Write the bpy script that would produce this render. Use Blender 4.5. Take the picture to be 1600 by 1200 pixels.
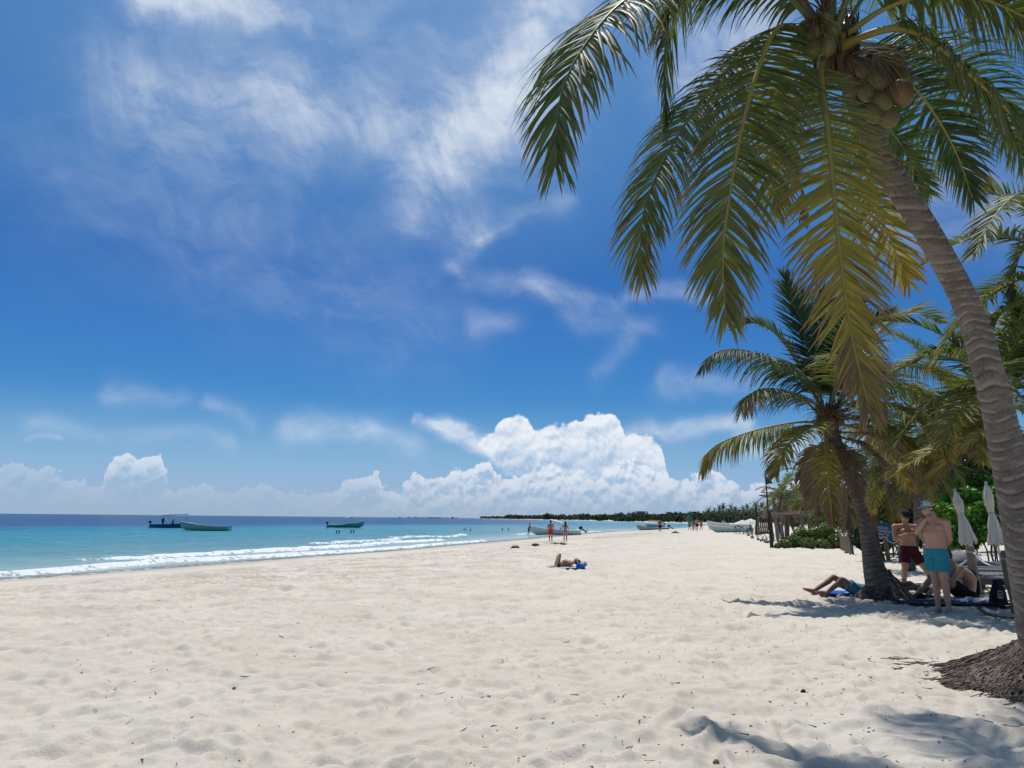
import bpy, bmesh, math, random
import numpy as np
from mathutils import Vector, Matrix, Euler
from math import radians, sin, cos, pi, atan2, asin, sqrt

for _o in list(bpy.data.objects):
    bpy.data.objects.remove(_o)
S = bpy.context.scene
COL = S.collection
RNG = random.Random(11)
NR = np.random.default_rng(5)

# ------------------------------------------------------------------ camera
CAM_Z = 1.5
FPX = 1200.0                       # focal length in photograph pixels (1600 wide)
PITCH = math.atan(210 / FPX)
ROLL = radians(0.55)
cam_d = bpy.data.cameras.new('camera')
cam = bpy.data.objects.new('camera', cam_d)
COL.objects.link(cam)
cam_d.sensor_width = 36
cam_d.lens = 36 * FPX / 1600
cam_d.clip_start = 0.05
cam_d.clip_end = 60000
CAM_M = Matrix.Rotation(pi / 2 + PITCH, 3, 'X') @ Matrix.Rotation(ROLL, 3, 'Z')
cam.matrix_world = Matrix.Translation((0, 0, CAM_Z)) @ CAM_M.to_4x4()
S.camera = cam


def ray(px, py):
    return (CAM_M @ Vector(((px - 800) / FPX, (600 - py) / FPX, -1))).normalized()


def at(px, py, Y):
    """the point seen at that pixel, Y metres ahead of the camera"""
    d = ray(px, py)
    return Vector((0, 0, CAM_Z)) + d * (Y / d.y)


def on(px, py, z=0.0):
    """the point seen at that pixel on the level z"""
    d = ray(px, py)
    return Vector((0, 0, CAM_Z)) + d * ((z - CAM_Z) / d.z)


def azel(px, py):
    d = ray(px, py)
    return atan2(d.x, d.y), asin(d.z)


# ------------------------------------------------------------------ sun and exposure
SUN_EL = radians(70)
SUN_AZ = radians(-9)               # from +Y towards +X
sun_dir = Vector((sin(SUN_AZ) * cos(SUN_EL), cos(SUN_AZ) * cos(SUN_EL), sin(SUN_EL)))
sun_d = bpy.data.lights.new('sun', 'SUN')
sun_d.energy = 4.0
sun_d.angle = radians(0.9)
sun_d.color = (1.0, 0.97, 0.925)
sun = bpy.data.objects.new('sun', sun_d)
COL.objects.link(sun)
sun.rotation_euler = sun_dir.to_track_quat('Z', 'Y').to_euler()
S.view_settings.view_transform = 'Standard'
S.view_settings.look = 'None'
S.view_settings.exposure = 0.0
S.view_settings.gamma = 1.0
S.view_settings.use_curve_mapping = False
S.render.engine = 'CYCLES'
S.cycles.max_bounces = 8
S.cycles.transparent_max_bounces = 24
S.cycles.sample_clamp_indirect = 6
try:
    S.cycles.use_denoising = True
    S.cycles.denoiser = 'OPENIMAGEDENOISE'
except Exception:
    pass


# ------------------------------------------------------------------ node expressions
class X:
    """a socket (or number) one can calculate with"""
    nt = None

    def __init__(self, s):
        self.s = s

    @staticmethod
    def put(node, idx, v):
        if isinstance(v, X):
            v = v.s
        if isinstance(v, (int, float)):
            node.inputs[idx].default_value = v
        elif isinstance(v, (tuple, list)):
            node.inputs[idx].default_value = v
        else:
            X.nt.links.new(v, node.inputs[idx])

    @staticmethod
    def m(op, a, b=None, c=None, clamp=False):
        n = X.nt.nodes.new('ShaderNodeMath')
        n.operation = op
        n.use_clamp = clamp
        for i, v in enumerate((a, b, c)):
            if v is not None:
                X.put(n, i, v)
        return X(n.outputs[0])

    def __add__(a, b): return X.m('ADD', a, b)
    __radd__ = __add__
    def __sub__(a, b): return X.m('SUBTRACT', a, b)
    def __rsub__(a, b): return X.m('SUBTRACT', b, a)
    def __mul__(a, b): return X.m('MULTIPLY', a, b)
    __rmul__ = __mul__
    def __truediv__(a, b): return X.m('DIVIDE', a, b)
    def __rtruediv__(a, b): return X.m('DIVIDE', b, a)
    def __pow__(a, b): return X.m('POWER', a, b)
    def clamp(a): return X.m('ADD', a, 0.0, clamp=True)
    def max(a, b): return X.m('MAXIMUM', a, b)
    def min(a, b): return X.m('MINIMUM', a, b)
    def exp(a): return X.m('EXPONENT', a)
    def abs(a): return X.m('ABSOLUTE', a)


def node(kind, **kw):
    n = X.nt.nodes.new(kind)
    for k, v in kw.items():
        setattr(n, k, v)
    return n


def sstep(x, a, b, lo=0.0, hi=1.0, mode='SMOOTHSTEP'):
    n = node('ShaderNodeMapRange', interpolation_type=mode)
    for i, v in enumerate((x, a, b, lo, hi)):
        X.put(n, i, v)
    return X(n.outputs[0])


def comb(x, y, z=0.0):
    n = node('ShaderNodeCombineXYZ')
    for i, v in enumerate((x, y, z)):
        X.put(n, i, v)
    return X(n.outputs[0])


def sep(v):
    n = node('ShaderNodeSeparateXYZ')
    X.put(n, 0, v)
    return [X(o) for o in n.outputs]


def vmath(op, a, b=None, scale=None):
    n = node('ShaderNodeVectorMath', operation=op)
    X.put(n, 0, a)
    if b is not None:
        X.put(n, 1, b)
    if scale is not None:
        X.put(n, 3, scale)
    return X(n.outputs[1] if op in ('LENGTH', 'DOT_PRODUCT', 'DISTANCE') else n.outputs[0])


def noise(v, scale, detail=4.0, rough=0.5, dist=0.0, color=False, kind=None, lac=2.0, dim='3D'):
    n = node('ShaderNodeTexNoise', noise_dimensions=dim)
    if kind:
        n.noise_type = kind
    if v is not None:
        X.put(n, 'Vector', v)
    for k, q in (('Scale', scale), ('Detail', detail), ('Roughness', rough), ('Lacunarity', lac), ('Distortion', dist)):
        X.put(n, k, q)
    return X(n.outputs[1] if color else n.outputs[0])


def voro(v, scale, detail=0.0, rough=0.5, smooth=None, rand=1.0, out=0, dim='3D'):
    n = node('ShaderNodeTexVoronoi', voronoi_dimensions=dim)
    if smooth is not None:
        n.feature = 'SMOOTH_F1'
        n.inputs['Smoothness'].default_value = smooth
    X.put(n, 'Vector', v)
    n.inputs['Scale'].default_value = scale
    n.inputs['Detail'].default_value = detail
    n.inputs['Roughness'].default_value = rough
    n.inputs['Randomness'].default_value = rand
    return X(n.outputs[out])


def mixc(f, a, b, mode='MIX'):
    n = node('ShaderNodeMix', data_type='RGBA', blend_type=mode)
    X.put(n, 0, f)
    for i, v in ((6, a), (7, b)):
        if isinstance(v, (tuple, list)) and len(v) == 3:
            v = (*v, 1.0)
        X.put(n, i, v)
    return X(n.outputs[2])


def srgb(r, g, b):
    f = lambda c: c / 12.92 if c <= 0.04045 else ((c + 0.055) / 1.055) ** 2.4
    return (f(r / 255), f(g / 255), f(b / 255))


# ------------------------------------------------------------------ world: sky with clouds by direction
W = bpy.data.worlds.new('World')
S.world = W
W.use_nodes = True
X.nt = W.node_tree
W.node_tree.nodes.clear()
SKY_STRENGTH = 0.10
sky = node('ShaderNodeTexSky', sky_type='NISHITA', sun_disc=False)
sky.sun_elevation = SUN_EL
sky.sun_rotation = SUN_AZ
sky.air_density = 1.0
sky.dust_density = 0.6
sky.ozone_density = 2.5
tc = node('ShaderNodeTexCoord')
dx, dy, dz = sep(tc.outputs['Generated'])
az = X.m('ARCTAN2', dx, dy)
el = X.m('ARCSINE', dz)
uv = comb(az, el)


def prof(points, span=0.75, top=0.34):
    """elevation of an outline as a function of the azimuth"""
    n = node('ShaderNodeFloatCurve')
    c = n.mapping.curves[0]
    pts = []
    for px, py in points:
        a, e = azel(px, py)
        pts.append(((a + span) / (2 * span), e / top))
    pts.sort()
    c.points[0].location = (0, pts[0][1])
    c.points[1].location = (1, pts[-1][1])
    for p in pts:
        c.points.new(*p)
    for p in c.points:
        p.handle_type = 'AUTO_CLAMPED'
    n.mapping.update()
    X.put(n, 'Value', (az + span) / (2 * span))
    return X(n.outputs[0]) * top


PXR = 1 / 1200.0                   # one photograph pixel, in radians
# rounded cauliflower relief of the heaped clouds
wv = vmath('ADD', uv, vmath('SCALE', noise(uv, 30, 3, 0.5, color=True, dim='2D'), scale=0.012))
puff = 1.0 - voro(wv, 26, 3.5, 0.6, smooth=0.35, dim='2D') * 1.3
wv_up = vmath('ADD', wv, (-0.0022, 0.0062, 0))
puff_up = 1.0 - voro(wv_up, 26, 3.5, 0.6, smooth=0.35, dim='2D') * 1.3
relief = puff - puff_up
soft = noise(uv, 16, 5, 0.55, dim='2D')

near_top = prof([(-150, 715), (0, 712), (30, 709), (86, 711), (112, 729), (160, 731), (166, 712), (180, 699), (195, 685), (225, 687),
                 (250, 687), (260, 722), (280, 738), (300, 738), (313, 733), (330, 740), (400, 745), (450, 748), (500, 745), (535, 741),
                 (560, 728), (575, 722), (584, 709), (596, 720), (603, 742), (630, 742), (642, 726), (656, 724), (668, 740), (690, 733), (704, 716),
                 (740, 709), (765, 708), (775, 726), (798, 733), (820, 715), (837, 707), (860, 702), (880, 713), (900, 724), (918, 734),
                 (950, 718), (970, 712), (992, 706), (1030, 714), (1052, 733), (1068, 730), (1092, 722), (1105, 716), (1130, 724),
                 (1160, 745), (1190, 752), (1215, 738), (1250, 728), (1300, 735), (1400, 740), (1700, 735)])
low_top = prof([(-150, 760), (100, 762), (300, 765), (450, 770), (560, 772), (604, 762), (620, 755), (650, 768), (690, 760), (740, 765), (775, 752), (800, 748),
                (830, 760), (860, 756), (900, 748), (930, 762), (990, 752), (1050, 745), (1075, 742), (1095, 760), (1150, 762), (1170, 745), (1200, 740),
                (1250, 755), (1500, 760), (1700, 760)])
mid_top = prof([(-150, 900), (690, 860), (715, 720), (735, 690), (755, 676), (772, 668), (780, 650), (790, 643),
                (810, 641), (826, 646), (833, 663), (850, 659), (872, 652), (908, 650), (917, 640), (930, 637), (950, 642), (966, 645), (974, 668),
                (1000, 673), (1022, 680), (1034, 693), (1042, 722), (1060, 800), (1100, 900), (1700, 900)])
mid_bot = prof([(-150, 640), (590, 655), (603, 661), (640, 664), (690, 674), (735, 690), (755, 708), (775, 728), (800, 745), (1040, 760), (1700, 760)])

near_e = near_top - el + (puff - 0.55) * 0.017 + (soft - 0.5) * 0.010
def stroke0(a, b, w, amp):
    (ax, ay), (bx, by) = azel(*a), azel(*b)
    ex, ey = bx - ax, by - ay
    L2 = ex * ex + ey * ey + 1e-9
    pu, pv = az - ax, el - ay
    t = ((pu * ex + pv * ey) / L2).clamp()
    qx, qy = pu - t * ex, pv - t * ey
    return X.m('EXPONENT', (qx * qx + qy * qy) * (-1 / (w * PXR) ** 2)) * amp


near_a = sstep(near_e, 0.0, 0.0035)
low_e = low_top - el + (puff - 0.55) * 0.015 + (soft - 0.5) * 0.010
low_a = sstep(low_e, 0.0, 0.004)
wisp = noise(vmath('MULTIPLY', uv, (1.0, 2.2, 1.0)), 26, 6, 0.6, dim='2D')
mid_e = mid_top - el + (puff - 0.55) * 0.007 + (wisp - 0.5) * 0.014
mid_a = sstep(mid_e, 0.0, 0.005) * sstep(el - mid_bot + (wisp - 0.5) * 0.02, -0.004, 0.010)
mid_a = mid_a * sstep(wisp, 0.12, 0.45, 0.72, 0.97)
near_fade = sstep(az, azel(420, 700)[0], azel(720, 700)[0], 0.30, 0.95) + stroke0((165, 715), (255, 710), 42, 0.42)
near_a = near_a * near_fade.min(0.88) * sstep(near_e, 0.004, 0.075, 1.0, 0.25)
low_a = low_a * sstep(az, azel(480, 760)[0], azel(700, 760)[0], 0.12, 0.85) * sstep(low_e, 0.006, 0.05, 1.0, 0.12)

k = 1 / SKY_STRENGTH
C_LIT = tuple(c * k for c in srgb(240, 243, 249))
C_SHD = tuple(c * k for c in srgb(160, 188, 220))
C_HAZ = tuple(c * k for c in srgb(138, 178, 220))
C_HOR = tuple(c * k for c in srgb(158, 179, 204))


def lit(e, lo=0.45, rise=0.03):
    s = sstep(e, 0.0, rise, 0.88, lo)
    return (s + relief * 1.7).clamp()


bil = noise(comb(az * 1.0, 3.7), 17, 3, 0.6, dim='2D')
tier_top = near_top * 0.50 + low_top * 0.50 + (bil - 0.5) * 0.035
puff2 = 1.0 - voro(vmath('ADD', wv, (0.31, 0.17, 0)), 34, 2.5, 0.6, smooth=0.35, dim='2D') * 1.3
tier_e = tier_top - el + (puff2 - 0.55) * 0.020 + (soft - 0.5) * 0.008
tier_a = sstep(tier_e, 0.0, 0.004) * sstep(az, azel(560, 740)[0], azel(760, 740)[0], 0.0, 0.92) * sstep(tier_e, 0.005, 0.05, 1.0, 0.25)
c_near = mixc(lit(near_e, 0.34, 0.035), C_SHD, C_LIT)
c_tier = mixc(lit(tier_e, 0.30, 0.026), C_SHD, C_LIT)
c_low = mixc(lit(low_e, 0.32, 0.03), C_SHD, C_LIT)
c_mid = mixc((sstep(mid_e, 0.0, 0.06, 0.95, 0.42) + (wisp - 0.5) * 0.5 + relief * 0.7).clamp(), C_SHD, C_LIT)

# high thin cloud: brush strokes broken by streaky noise
cw = vmath('ADD', uv, vmath('SCALE', vmath('SUBTRACT', noise(uv, 6, 3, 0.5, color=True, dim='2D'), (0.5, 0.5, 0.5)), scale=0.075))
cu, cv, _ = sep(cw)


def stroke(a, b, w, amp):
    (ax, ay), (bx, by) = azel(*a), azel(*b)
    ex, ey = bx - ax, by - ay
    L2 = ex * ex + ey * ey + 1e-9
    pu, pv = cu - ax, cv - ay
    t = ((pu * ex + pv * ey) / L2).clamp()
    qx, qy = pu - t * ex, pv - t * ey
    return X.m('EXPONENT', (qx * qx + qy * qy) * (-1 / (w * PXR) ** 2)) * amp


strokes = [((870, -40), (805, 130), 62, .85), ((800, 130), (715, 225), 46, .65), ((715, 225), (630, 300), 34, .42),
           ((640, 340), (760, 350), 26, .36), ((760, 352), (865, 322), 17, .20), ((748, 362), (712, 408), 17, .22), ((728, 428), (830, 452), 17, .24),
           ((830, 452), (960, 468), 18, .18), ((980, 440), (1130, 456), 14, .28), ((215, -25), (395, 2), 34, 1.1), ((400, 30), (470, 45), 14, .25),
           ((205, 130), (430, 205), 62, .34), ((420, 150), (630, 215), 42, .38), ((870, 495), (1015, 512), 20, .17), ((975, 522), (935, 575), 18, .14),
           ((740, 508), (790, 508), 18, .15), ((450, 668), (650, 692), 19, .40), ((180, 608), (255, 614), 15, .18), ((300, 630), (385, 646), 11, .18),
           ((60, 672), (340, 692), 14, .20), ((40, 694), (90, 697), 5, .22), ((970, 664), (1165, 672), 12, .7), ((1035, 608), (1190, 622), 17, .22), ((150, 260), (620, 480), 110, .11),
           ((500, 60), (760, 180), 130, .17), ((1080, 110), (1210, 20), 50, .5), ((1400, 330), (1600, 300), 60, .22), ((1150, 700), (1260, 690), 12, .5)]
cir = None
for s_ in strokes:
    v = stroke(*s_)
    cir = v if cir is None else cir + v
fib = noise(vmath('MULTIPLY', cw, (1.0, 1.6, 1.0)), 13, 9, 0.62, dim='2D')
rot_ = comb(cu * 0.82 + cv * 0.57, (cv * 0.82 - cu * 0.57) * 0.22)
fib3 = noise(rot_, 62, 6, 0.6, dim='2D')
fib2 = noise(vmath('MULTIPLY', cw, (1.0, 3.2, 1.0)), 6, 5, 0.6, dim='2D')
cir = cir * sstep(fib3, 0.25, 0.75, 0.78, 1.14) * (sstep(fib, 0.2, 0.8, 0.3, 1.25) * sstep(fib2, 0.25, 0.75, 0.5, 1.15))
cir = (1.0 - X.m('EXPONENT', cir * -1.25)) * 0.95
wing = sstep((stroke((655, 660), (725, 674), 9, 0.55) + stroke((705, 672), (800, 705), 19, 1.0)) * (0.15 + wisp * 1.7), 0.10, 1.15)
C_CIR = tuple(c * k for c in srgb(234, 241, 247))

# air: the sky pales downward
hs = node('ShaderNodeHueSaturation')
hs.inputs['Saturation'].default_value = 1.35
hs.inputs['Value'].default_value = 1.1
X.put(hs, 'Color', sky.outputs[0])
base = X(hs.outputs[0])
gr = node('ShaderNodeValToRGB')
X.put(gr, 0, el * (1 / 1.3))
for e_, c_ in ((0.0, (.29, .55, .80)), (.175, (.26, .52, .77)), (.31, (.33, .53, .74)), (.44, (.66, .80, .85)), (.60, (1.02, 1.03, .97)), (.80, (1.55, 1.40, 1.12)), (1.15, (2.6, 2.1, 1.5))):  # top stops, above the view, brightened to add fill in the shadows
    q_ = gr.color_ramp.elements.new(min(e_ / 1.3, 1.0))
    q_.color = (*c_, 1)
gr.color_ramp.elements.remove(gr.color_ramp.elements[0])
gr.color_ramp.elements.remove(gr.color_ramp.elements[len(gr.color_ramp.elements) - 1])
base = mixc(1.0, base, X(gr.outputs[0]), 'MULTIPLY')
haze_f = sstep(el, 0.0, 0.16, 0.9, 0.0)
base = mixc(haze_f, base, C_HAZ)
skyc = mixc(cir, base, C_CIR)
skyc = mixc(wing * 0.65, skyc, c_mid)
skyc = mixc(mid_a, skyc, c_mid)
skyc = mixc(near_a, skyc, c_near)
skyc = mixc(tier_a, skyc, c_tier)
skyc = mixc(low_a, skyc, c_low)
skyc = mixc(sstep(el, 0.02, 0.15, 0.26, 0.0), skyc, tuple(c * k for c in srgb(176, 204, 233)))
skyc = mixc(sstep(el, -0.005, 0.072, 0.90, 0.0), skyc, C_HOR)
bg = node('ShaderNodeBackground')
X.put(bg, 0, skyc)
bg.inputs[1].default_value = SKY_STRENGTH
wo = node('ShaderNodeOutputWorld')
W.node_tree.links.new(bg.outputs[0], wo.inputs[0])
W.cycles.sampling_method = 'MANUAL'
W.cycles.sample_map_resolution = 512

# ================================================================== helpers for objects
def new_mat(name):
    m = bpy.data.materials.new(name)
    m.use_nodes = True
    m.node_tree.nodes.clear()
    X.nt = m.node_tree
    return m


def out(shader, disp=None):
    o = node('ShaderNodeOutputMaterial')
    X.nt.links.new(shader.s if isinstance(shader, X) else shader, o.inputs[0])


def principled(col, rough=0.6, spec=0.3, normal=None, **kw):
    p = node('ShaderNodeBsdfPrincipled')
    X.put(p, 'Base Color', (*col, 1.0) if isinstance(col, tuple) and len(col) == 3 else col)
    X.put(p, 'Roughness', rough)
    X.put(p, 'Specular IOR Level', spec)
    if normal is not None:
        X.put(p, 'Normal', normal)
    for k_, v in kw.items():
        X.put(p, k_, v)
    return X(p.outputs[0])


def bump(h, strength=0.5, dist=0.02, normal=None):
    b = node('ShaderNodeBump')
    X.put(b, 'Height', h)
    b.inputs['Strength'].default_value = strength
    b.inputs['Distance'].default_value = dist
    if normal is not None:
        X.put(b, 'Normal', normal)
    return X(b.outputs[0])


def mixs(f, a, b):
    n = node('ShaderNodeMixShader')
    X.put(n, 0, f)
    X.put(n, 1, a)
    X.put(n, 2, b)
    return X(n.outputs[0])


def pos():
    return X(node('ShaderNodeNewGeometry').outputs['Position'])


def objco():
    return X(node('ShaderNodeTexCoord').outputs['Object'])


def attr(name, what='Fac'):
    n = node('ShaderNodeAttribute', attribute_name=name)
    return X(n.outputs[what])


_simple = {}


def simple(name, col, rough=0.6, spec=0.3, var=0.12, scale=14.0, **kw):
    """a plain coloured material with a little mottling"""
    if name in _simple:
        return _simple[name]
    m = new_mat(name)
    n = noise(objco(), scale, 4, 0.6)
    c = mixc(1.0, (*col, 1), mixc(n, (1 - var * 2,) * 3, (1 + var * 2,) * 3), 'MULTIPLY')
    out(principled(c, rough, spec, bump(n, 0.25, 0.01), **kw))
    _simple[name] = m
    return m


def mesh_np(name, v, f, mat=None, smooth=True, mats=None, fmat=None):
    """mesh data from arrays; f is an (n, 3) or (n, 4) array or a list of lists"""
    me = bpy.data.meshes.new(name)
    v = np.asarray(v, dtype=np.float32)
    if isinstance(f, np.ndarray):
        n, kk = f.shape
        me.vertices.add(len(v))
        me.vertices.foreach_set('co', v.ravel())
        me.loops.add(n * kk)
        me.loops.foreach_set('vertex_index', f.astype(np.int32).ravel())
        me.polygons.add(n)
        me.polygons.foreach_set('loop_start', np.arange(0, n * kk, kk, dtype=np.int32))
        me.update(calc_edges=True)
        me.validate()
    else:
        me.from_pydata(v.tolist(), [], f)
        me.update()
    for m in (mats or ([mat] if mat else [])):
        me.materials.append(m)
    if smooth:
        me.polygons.foreach_set('use_smooth', np.ones(len(me.polygons), dtype=bool))
    if fmat is not None:
        me.polygons.foreach_set('material_index', np.asarray(fmat, dtype=np.int32))
    return me


def fattr(me, name, vals):
    a = me.attributes.new(name, 'FLOAT', 'POINT')
    a.data.foreach_set('value', np.asarray(vals, dtype=np.float32))


def link(name, me, parent=None, loc=None, rot=None):
    o = bpy.data.objects.new(name, me)
    COL.objects.link(o)
    if parent is not None:
        o.parent = parent
    if loc is not None:
        o.location = loc
    if rot is not None:
        o.rotation_euler = rot
    return o


def thing(name, label, cat, loc=(0, 0, 0), rz=0.0, group=None):
    o = bpy.data.objects.new(name, None)
    o.empty_display_size = 0.2
    COL.objects.link(o)
    o.location = loc
    o.rotation_euler = (0, 0, rz)
    return tag(o, label, cat, group)


def tag(o, label, cat, group=None):
    o['label'] = label
    o['category'] = cat
    if group:
        o['group'] = group
    return o


def structure(o):
    o['kind'] = 'structure'
    return o


def stuff(o):
    o['kind'] = 'stuff'
    return o


def copy_tree(o, parent=None):
    c = o.copy()
    COL.objects.link(c)
    if parent is not None:
        c.parent = parent
        c.matrix_parent_inverse = o.matrix_parent_inverse.copy()
    for ch in o.children:
        copy_tree(ch, c)
    return c


class MB:
    """collects simple solids into one mesh"""

    def __init__(self):
        self.v, self.f = [], []

    def add(self, v, f):
        b = len(self.v)
        self.v += [tuple(p) for p in v]
        self.f += [[i + b for i in q] for q in f]
        return self

    def box(self, c, s, M=None):
        M = M or Matrix.Identity(3)
        c = Vector(c)
        v = [c + M @ Vector((x * s[0] / 2, y * s[1] / 2, z * s[2] / 2)) for z in (-1, 1) for y in (-1, 1) for x in (-1, 1)]
        return self.add(v, [[0, 2, 3, 1], [4, 5, 7, 6], [0, 1, 5, 4], [2, 6, 7, 3], [0, 4, 6, 2], [1, 3, 7, 5]])

    def tube(self, pts, r, n=8, cap=True, ref=None):
        """a tube through points, radius one number or a list"""
        pts = [Vector(p) for p in pts]
        rs = r if isinstance(r, (list, tuple)) else [r] * len(pts)
        v, f = [], []
        prev = None
        for i, p in enumerate(pts):
            t = (pts[min(i + 1, len(pts) - 1)] - pts[max(i - 1, 0)]).normalized()
            if prev is None:
                a = Vector(ref) if ref else (Vector((0, 0, 1)) if abs(t.z) < 0.9 else Vector((1, 0, 0)))
            else:
                a = prev
            a = (a - t * a.dot(t)).normalized()
            prev = a
            b = t.cross(a)
            for j in range(n):
                q = 2 * pi * j / n
                v.append(p + (a * cos(q) + b * sin(q)) * rs[i])
        for i in range(len(pts) - 1):
            for j in range(n):
                j2 = (j + 1) % n
                f.append([i * n + j, i * n + j2, (i + 1) * n + j2, (i + 1) * n + j])
        if cap:
            f.append(list(range(n))[::-1])
            f.append([(len(pts) - 1) * n + j for j in range(n)])
        return self.add(v, f)

    def lathe(self, prof_, n=16, c=(0, 0, 0), M=None):
        M = M or Matrix.Identity(3)
        c = Vector(c)
        v = [c + M @ Vector((r * cos(2 * pi * j / n), r * sin(2 * pi * j / n), z)) for r, z in prof_ for j in range(n)]
        f = []
        for i in range(len(prof_) - 1):
            for j in range(n):
                j2 = (j + 1) % n
                f.append([i * n + j, i * n + j2, (i + 1) * n + j2, (i + 1) * n + j])
        f.append(list(range(n))[::-1])
        f.append([(len(prof_) - 1) * n + j for j in range(n)])
        return self.add(v, f)

    def ball(self, c, s, M=None, n=14, m=9):
        M = M or Matrix.Identity(3)
        c = Vector(c)
        s = (s, s, s) if isinstance(s, (int, float)) else s
        v = [c + M @ Vector((0, 0, -s[2]))]
        for i in range(1, m):
            a = -pi / 2 + pi * i / m
            for j in range(n):
                b = 2 * pi * j / n
                v.append(c + M @ Vector((cos(a) * cos(b) * s[0], cos(a) * sin(b) * s[1], sin(a) * s[2])))
        v.append(c + M @ Vector((0, 0, s[2])))
        f = [[0, 1 + (j + 1) % n, 1 + j] for j in range(n)]
        for i in range(m - 2):
            for j in range(n):
                j2 = (j + 1) % n
                f.append([1 + i * n + j, 1 + i * n + j2, 1 + (i + 1) * n + j2, 1 + (i + 1) * n + j])
        e = 1 + (m - 2) * n
        f += [[e + j, e + (j + 1) % n, e + n] for j in range(n)]
        return self.add(v, f)

    def build(self, name, mat, parent=None, smooth=True, bevel=0.0, loc=None, rot=None, autosm=True):
        me = mesh_np(name, self.v, self.f, mat, smooth)
        if smooth and autosm:
            me.set_sharp_from_angle(angle=radians(42))
        o = link(name, me, parent, loc, rot)
        if bevel:
            b = o.modifiers.new('bevel', 'BEVEL')
            b.width = bevel
            b.segments = 2
            b.limit_method = 'ANGLE'
        return o


# ---------------------------------------------------------------- numpy noise
def vnoise(x, y, seed=0):
    """smooth value noise, range -1..1"""
    xi, yi = np.floor(x).astype(np.int64), np.floor(y).astype(np.int64)
    xf, yf = x - xi, y - yi
    u, v = xf * xf * xf * (xf * (xf * 6 - 15) + 10), yf * yf * yf * (yf * (yf * 6 - 15) + 10)

    def h(i, j):
        n = (i * 374761393 + j * 668265263 + seed * 974634777) & 0xFFFFFFFF
        n = ((n ^ (n >> 13)) * 1274126177) & 0xFFFFFFFF
        return ((n ^ (n >> 16)) & 0xFFFF) / 32767.5 - 1
    a, b, c, d = h(xi, yi), h(xi + 1, yi), h(xi, yi + 1), h(xi + 1, yi + 1)
    return (a * (1 - u) + b * u) * (1 - v) + (c * (1 - u) + d * u) * v


# ================================================================== shore
SEA_Z = -0.8
_shore_px = [(0, 907), (120, 899), (250, 889), (400, 877), (520, 868), (640, 859), (740, 850), (830, 842), (900, 835.5), (960, 830.5), (1010, 828), (1060, 826.3), (1110, 825.2)]
SHORE = [(-900, -1500), (-120, -150), (-46, -14)]
for _p in _shore_px:
    q = on(*_p, SEA_Z)
    SHORE.append((q.x, q.y))
_e = SHORE[-1]
SHORE += [(82, 262), (104, 330), (118, 420), (123, 520), (112, 640), (118, 760), (130, 1000), (112, 1330), (40, 2000), (-40, 2900), (-150, 3600), (300, 4600), (4000, 9000)]
SHORE = np.array(SHORE)


def shore_dist(x, y):
    """metres offshore (positive over the sea, negative on land)"""
    best = np.full(x.shape, 1e12)
    sgn = np.ones(x.shape)
    for (ax, ay), (bx, by) in zip(SHORE[:-1], SHORE[1:]):
        ex, ey = bx - ax, by - ay
        t = np.clip(((x - ax) * ex + (y - ay) * ey) / (ex * ex + ey * ey), 0, 1)
        qx, qy = x - ax - t * ex, y - ay - t * ey
        d = qx * qx + qy * qy
        c = ex * (y - ay) - ey * (x - ax)
        u = d < best - 1e-9
        sgn = np.where(u, np.where(c > 0, 1.0, -1.0), sgn)
        best = np.where(u, d, best)
    return np.sqrt(best) * sgn


def ground_base(x, y):
    """the beach without its small relief"""
    d = shore_dist(x, y)
    inland = np.clip(-d, 0, None)
    z = SEA_Z + 0.9 * (1 - np.exp(-(inland / 12.0) ** 1.5)) + 0.02 * np.clip(inland, 0, 1) - 0.1 * np.clip((inland - 10) / 14, 0, 1)
    z = np.where(d > 0, SEA_Z - 0.075 * np.clip(d, 0, 40), z)
    # dune rising under the vegetation on the right
    rise = np.clip((x - 17 - 0.12 * y) / 14, 0, 1)
    z = z + 0.9 * rise * rise * (3 - 2 * rise) * (d < 0)
    return z, d


def gz(x, y):
    z, _ = ground_base(np.array([float(x)]), np.array([float(y)]))
    return float(z[0])


def sand_relief(x, y, d):
    r = np.hypot(x, y)
    wx = x + 0.25 * vnoise(x * 0.9, y * 0.9, 3)
    wy = y + 0.25 * vnoise(x * 0.9, y * 0.9, 4)
    # trampled hollows: broad soft cells, crossing, a little wider than deep in view
    n1 = vnoise(wx * 1.9, wy * 2.6, 1)
    n2 = vnoise(wx * 3.7 + 5, wy * 5.2, 2)
    n3 = vnoise(wx * 8.5, wy * 10.5, 7)
    n4 = vnoise(x * 21, y * 21, 9)
    ridg = 1 - np.abs(n2)
    h = 0.024 * n1 + 0.056 * (ridg - 0.6) + 0.011 * n3 + 0.0045 * n4
    n5 = vnoise(wx * 6.2 + 9, wy * 8.3, 14)
    n6 = vnoise(wx * 13 + 3, wy * 16, 15)
    h += 0.026 * (0.55 - np.abs(n5)) + 0.012 * (0.5 - np.abs(n6))
    h += 0.035 * vnoise(x * 0.45, y * 0.45, 12)
    far_ = np.clip((r - 7) / 16, 0, 1)
    h *= 1 + 0.75 * far_
    dry = np.clip((-d - 2.5) / 6, 0, 1)
    h *= dry
    return h


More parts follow.
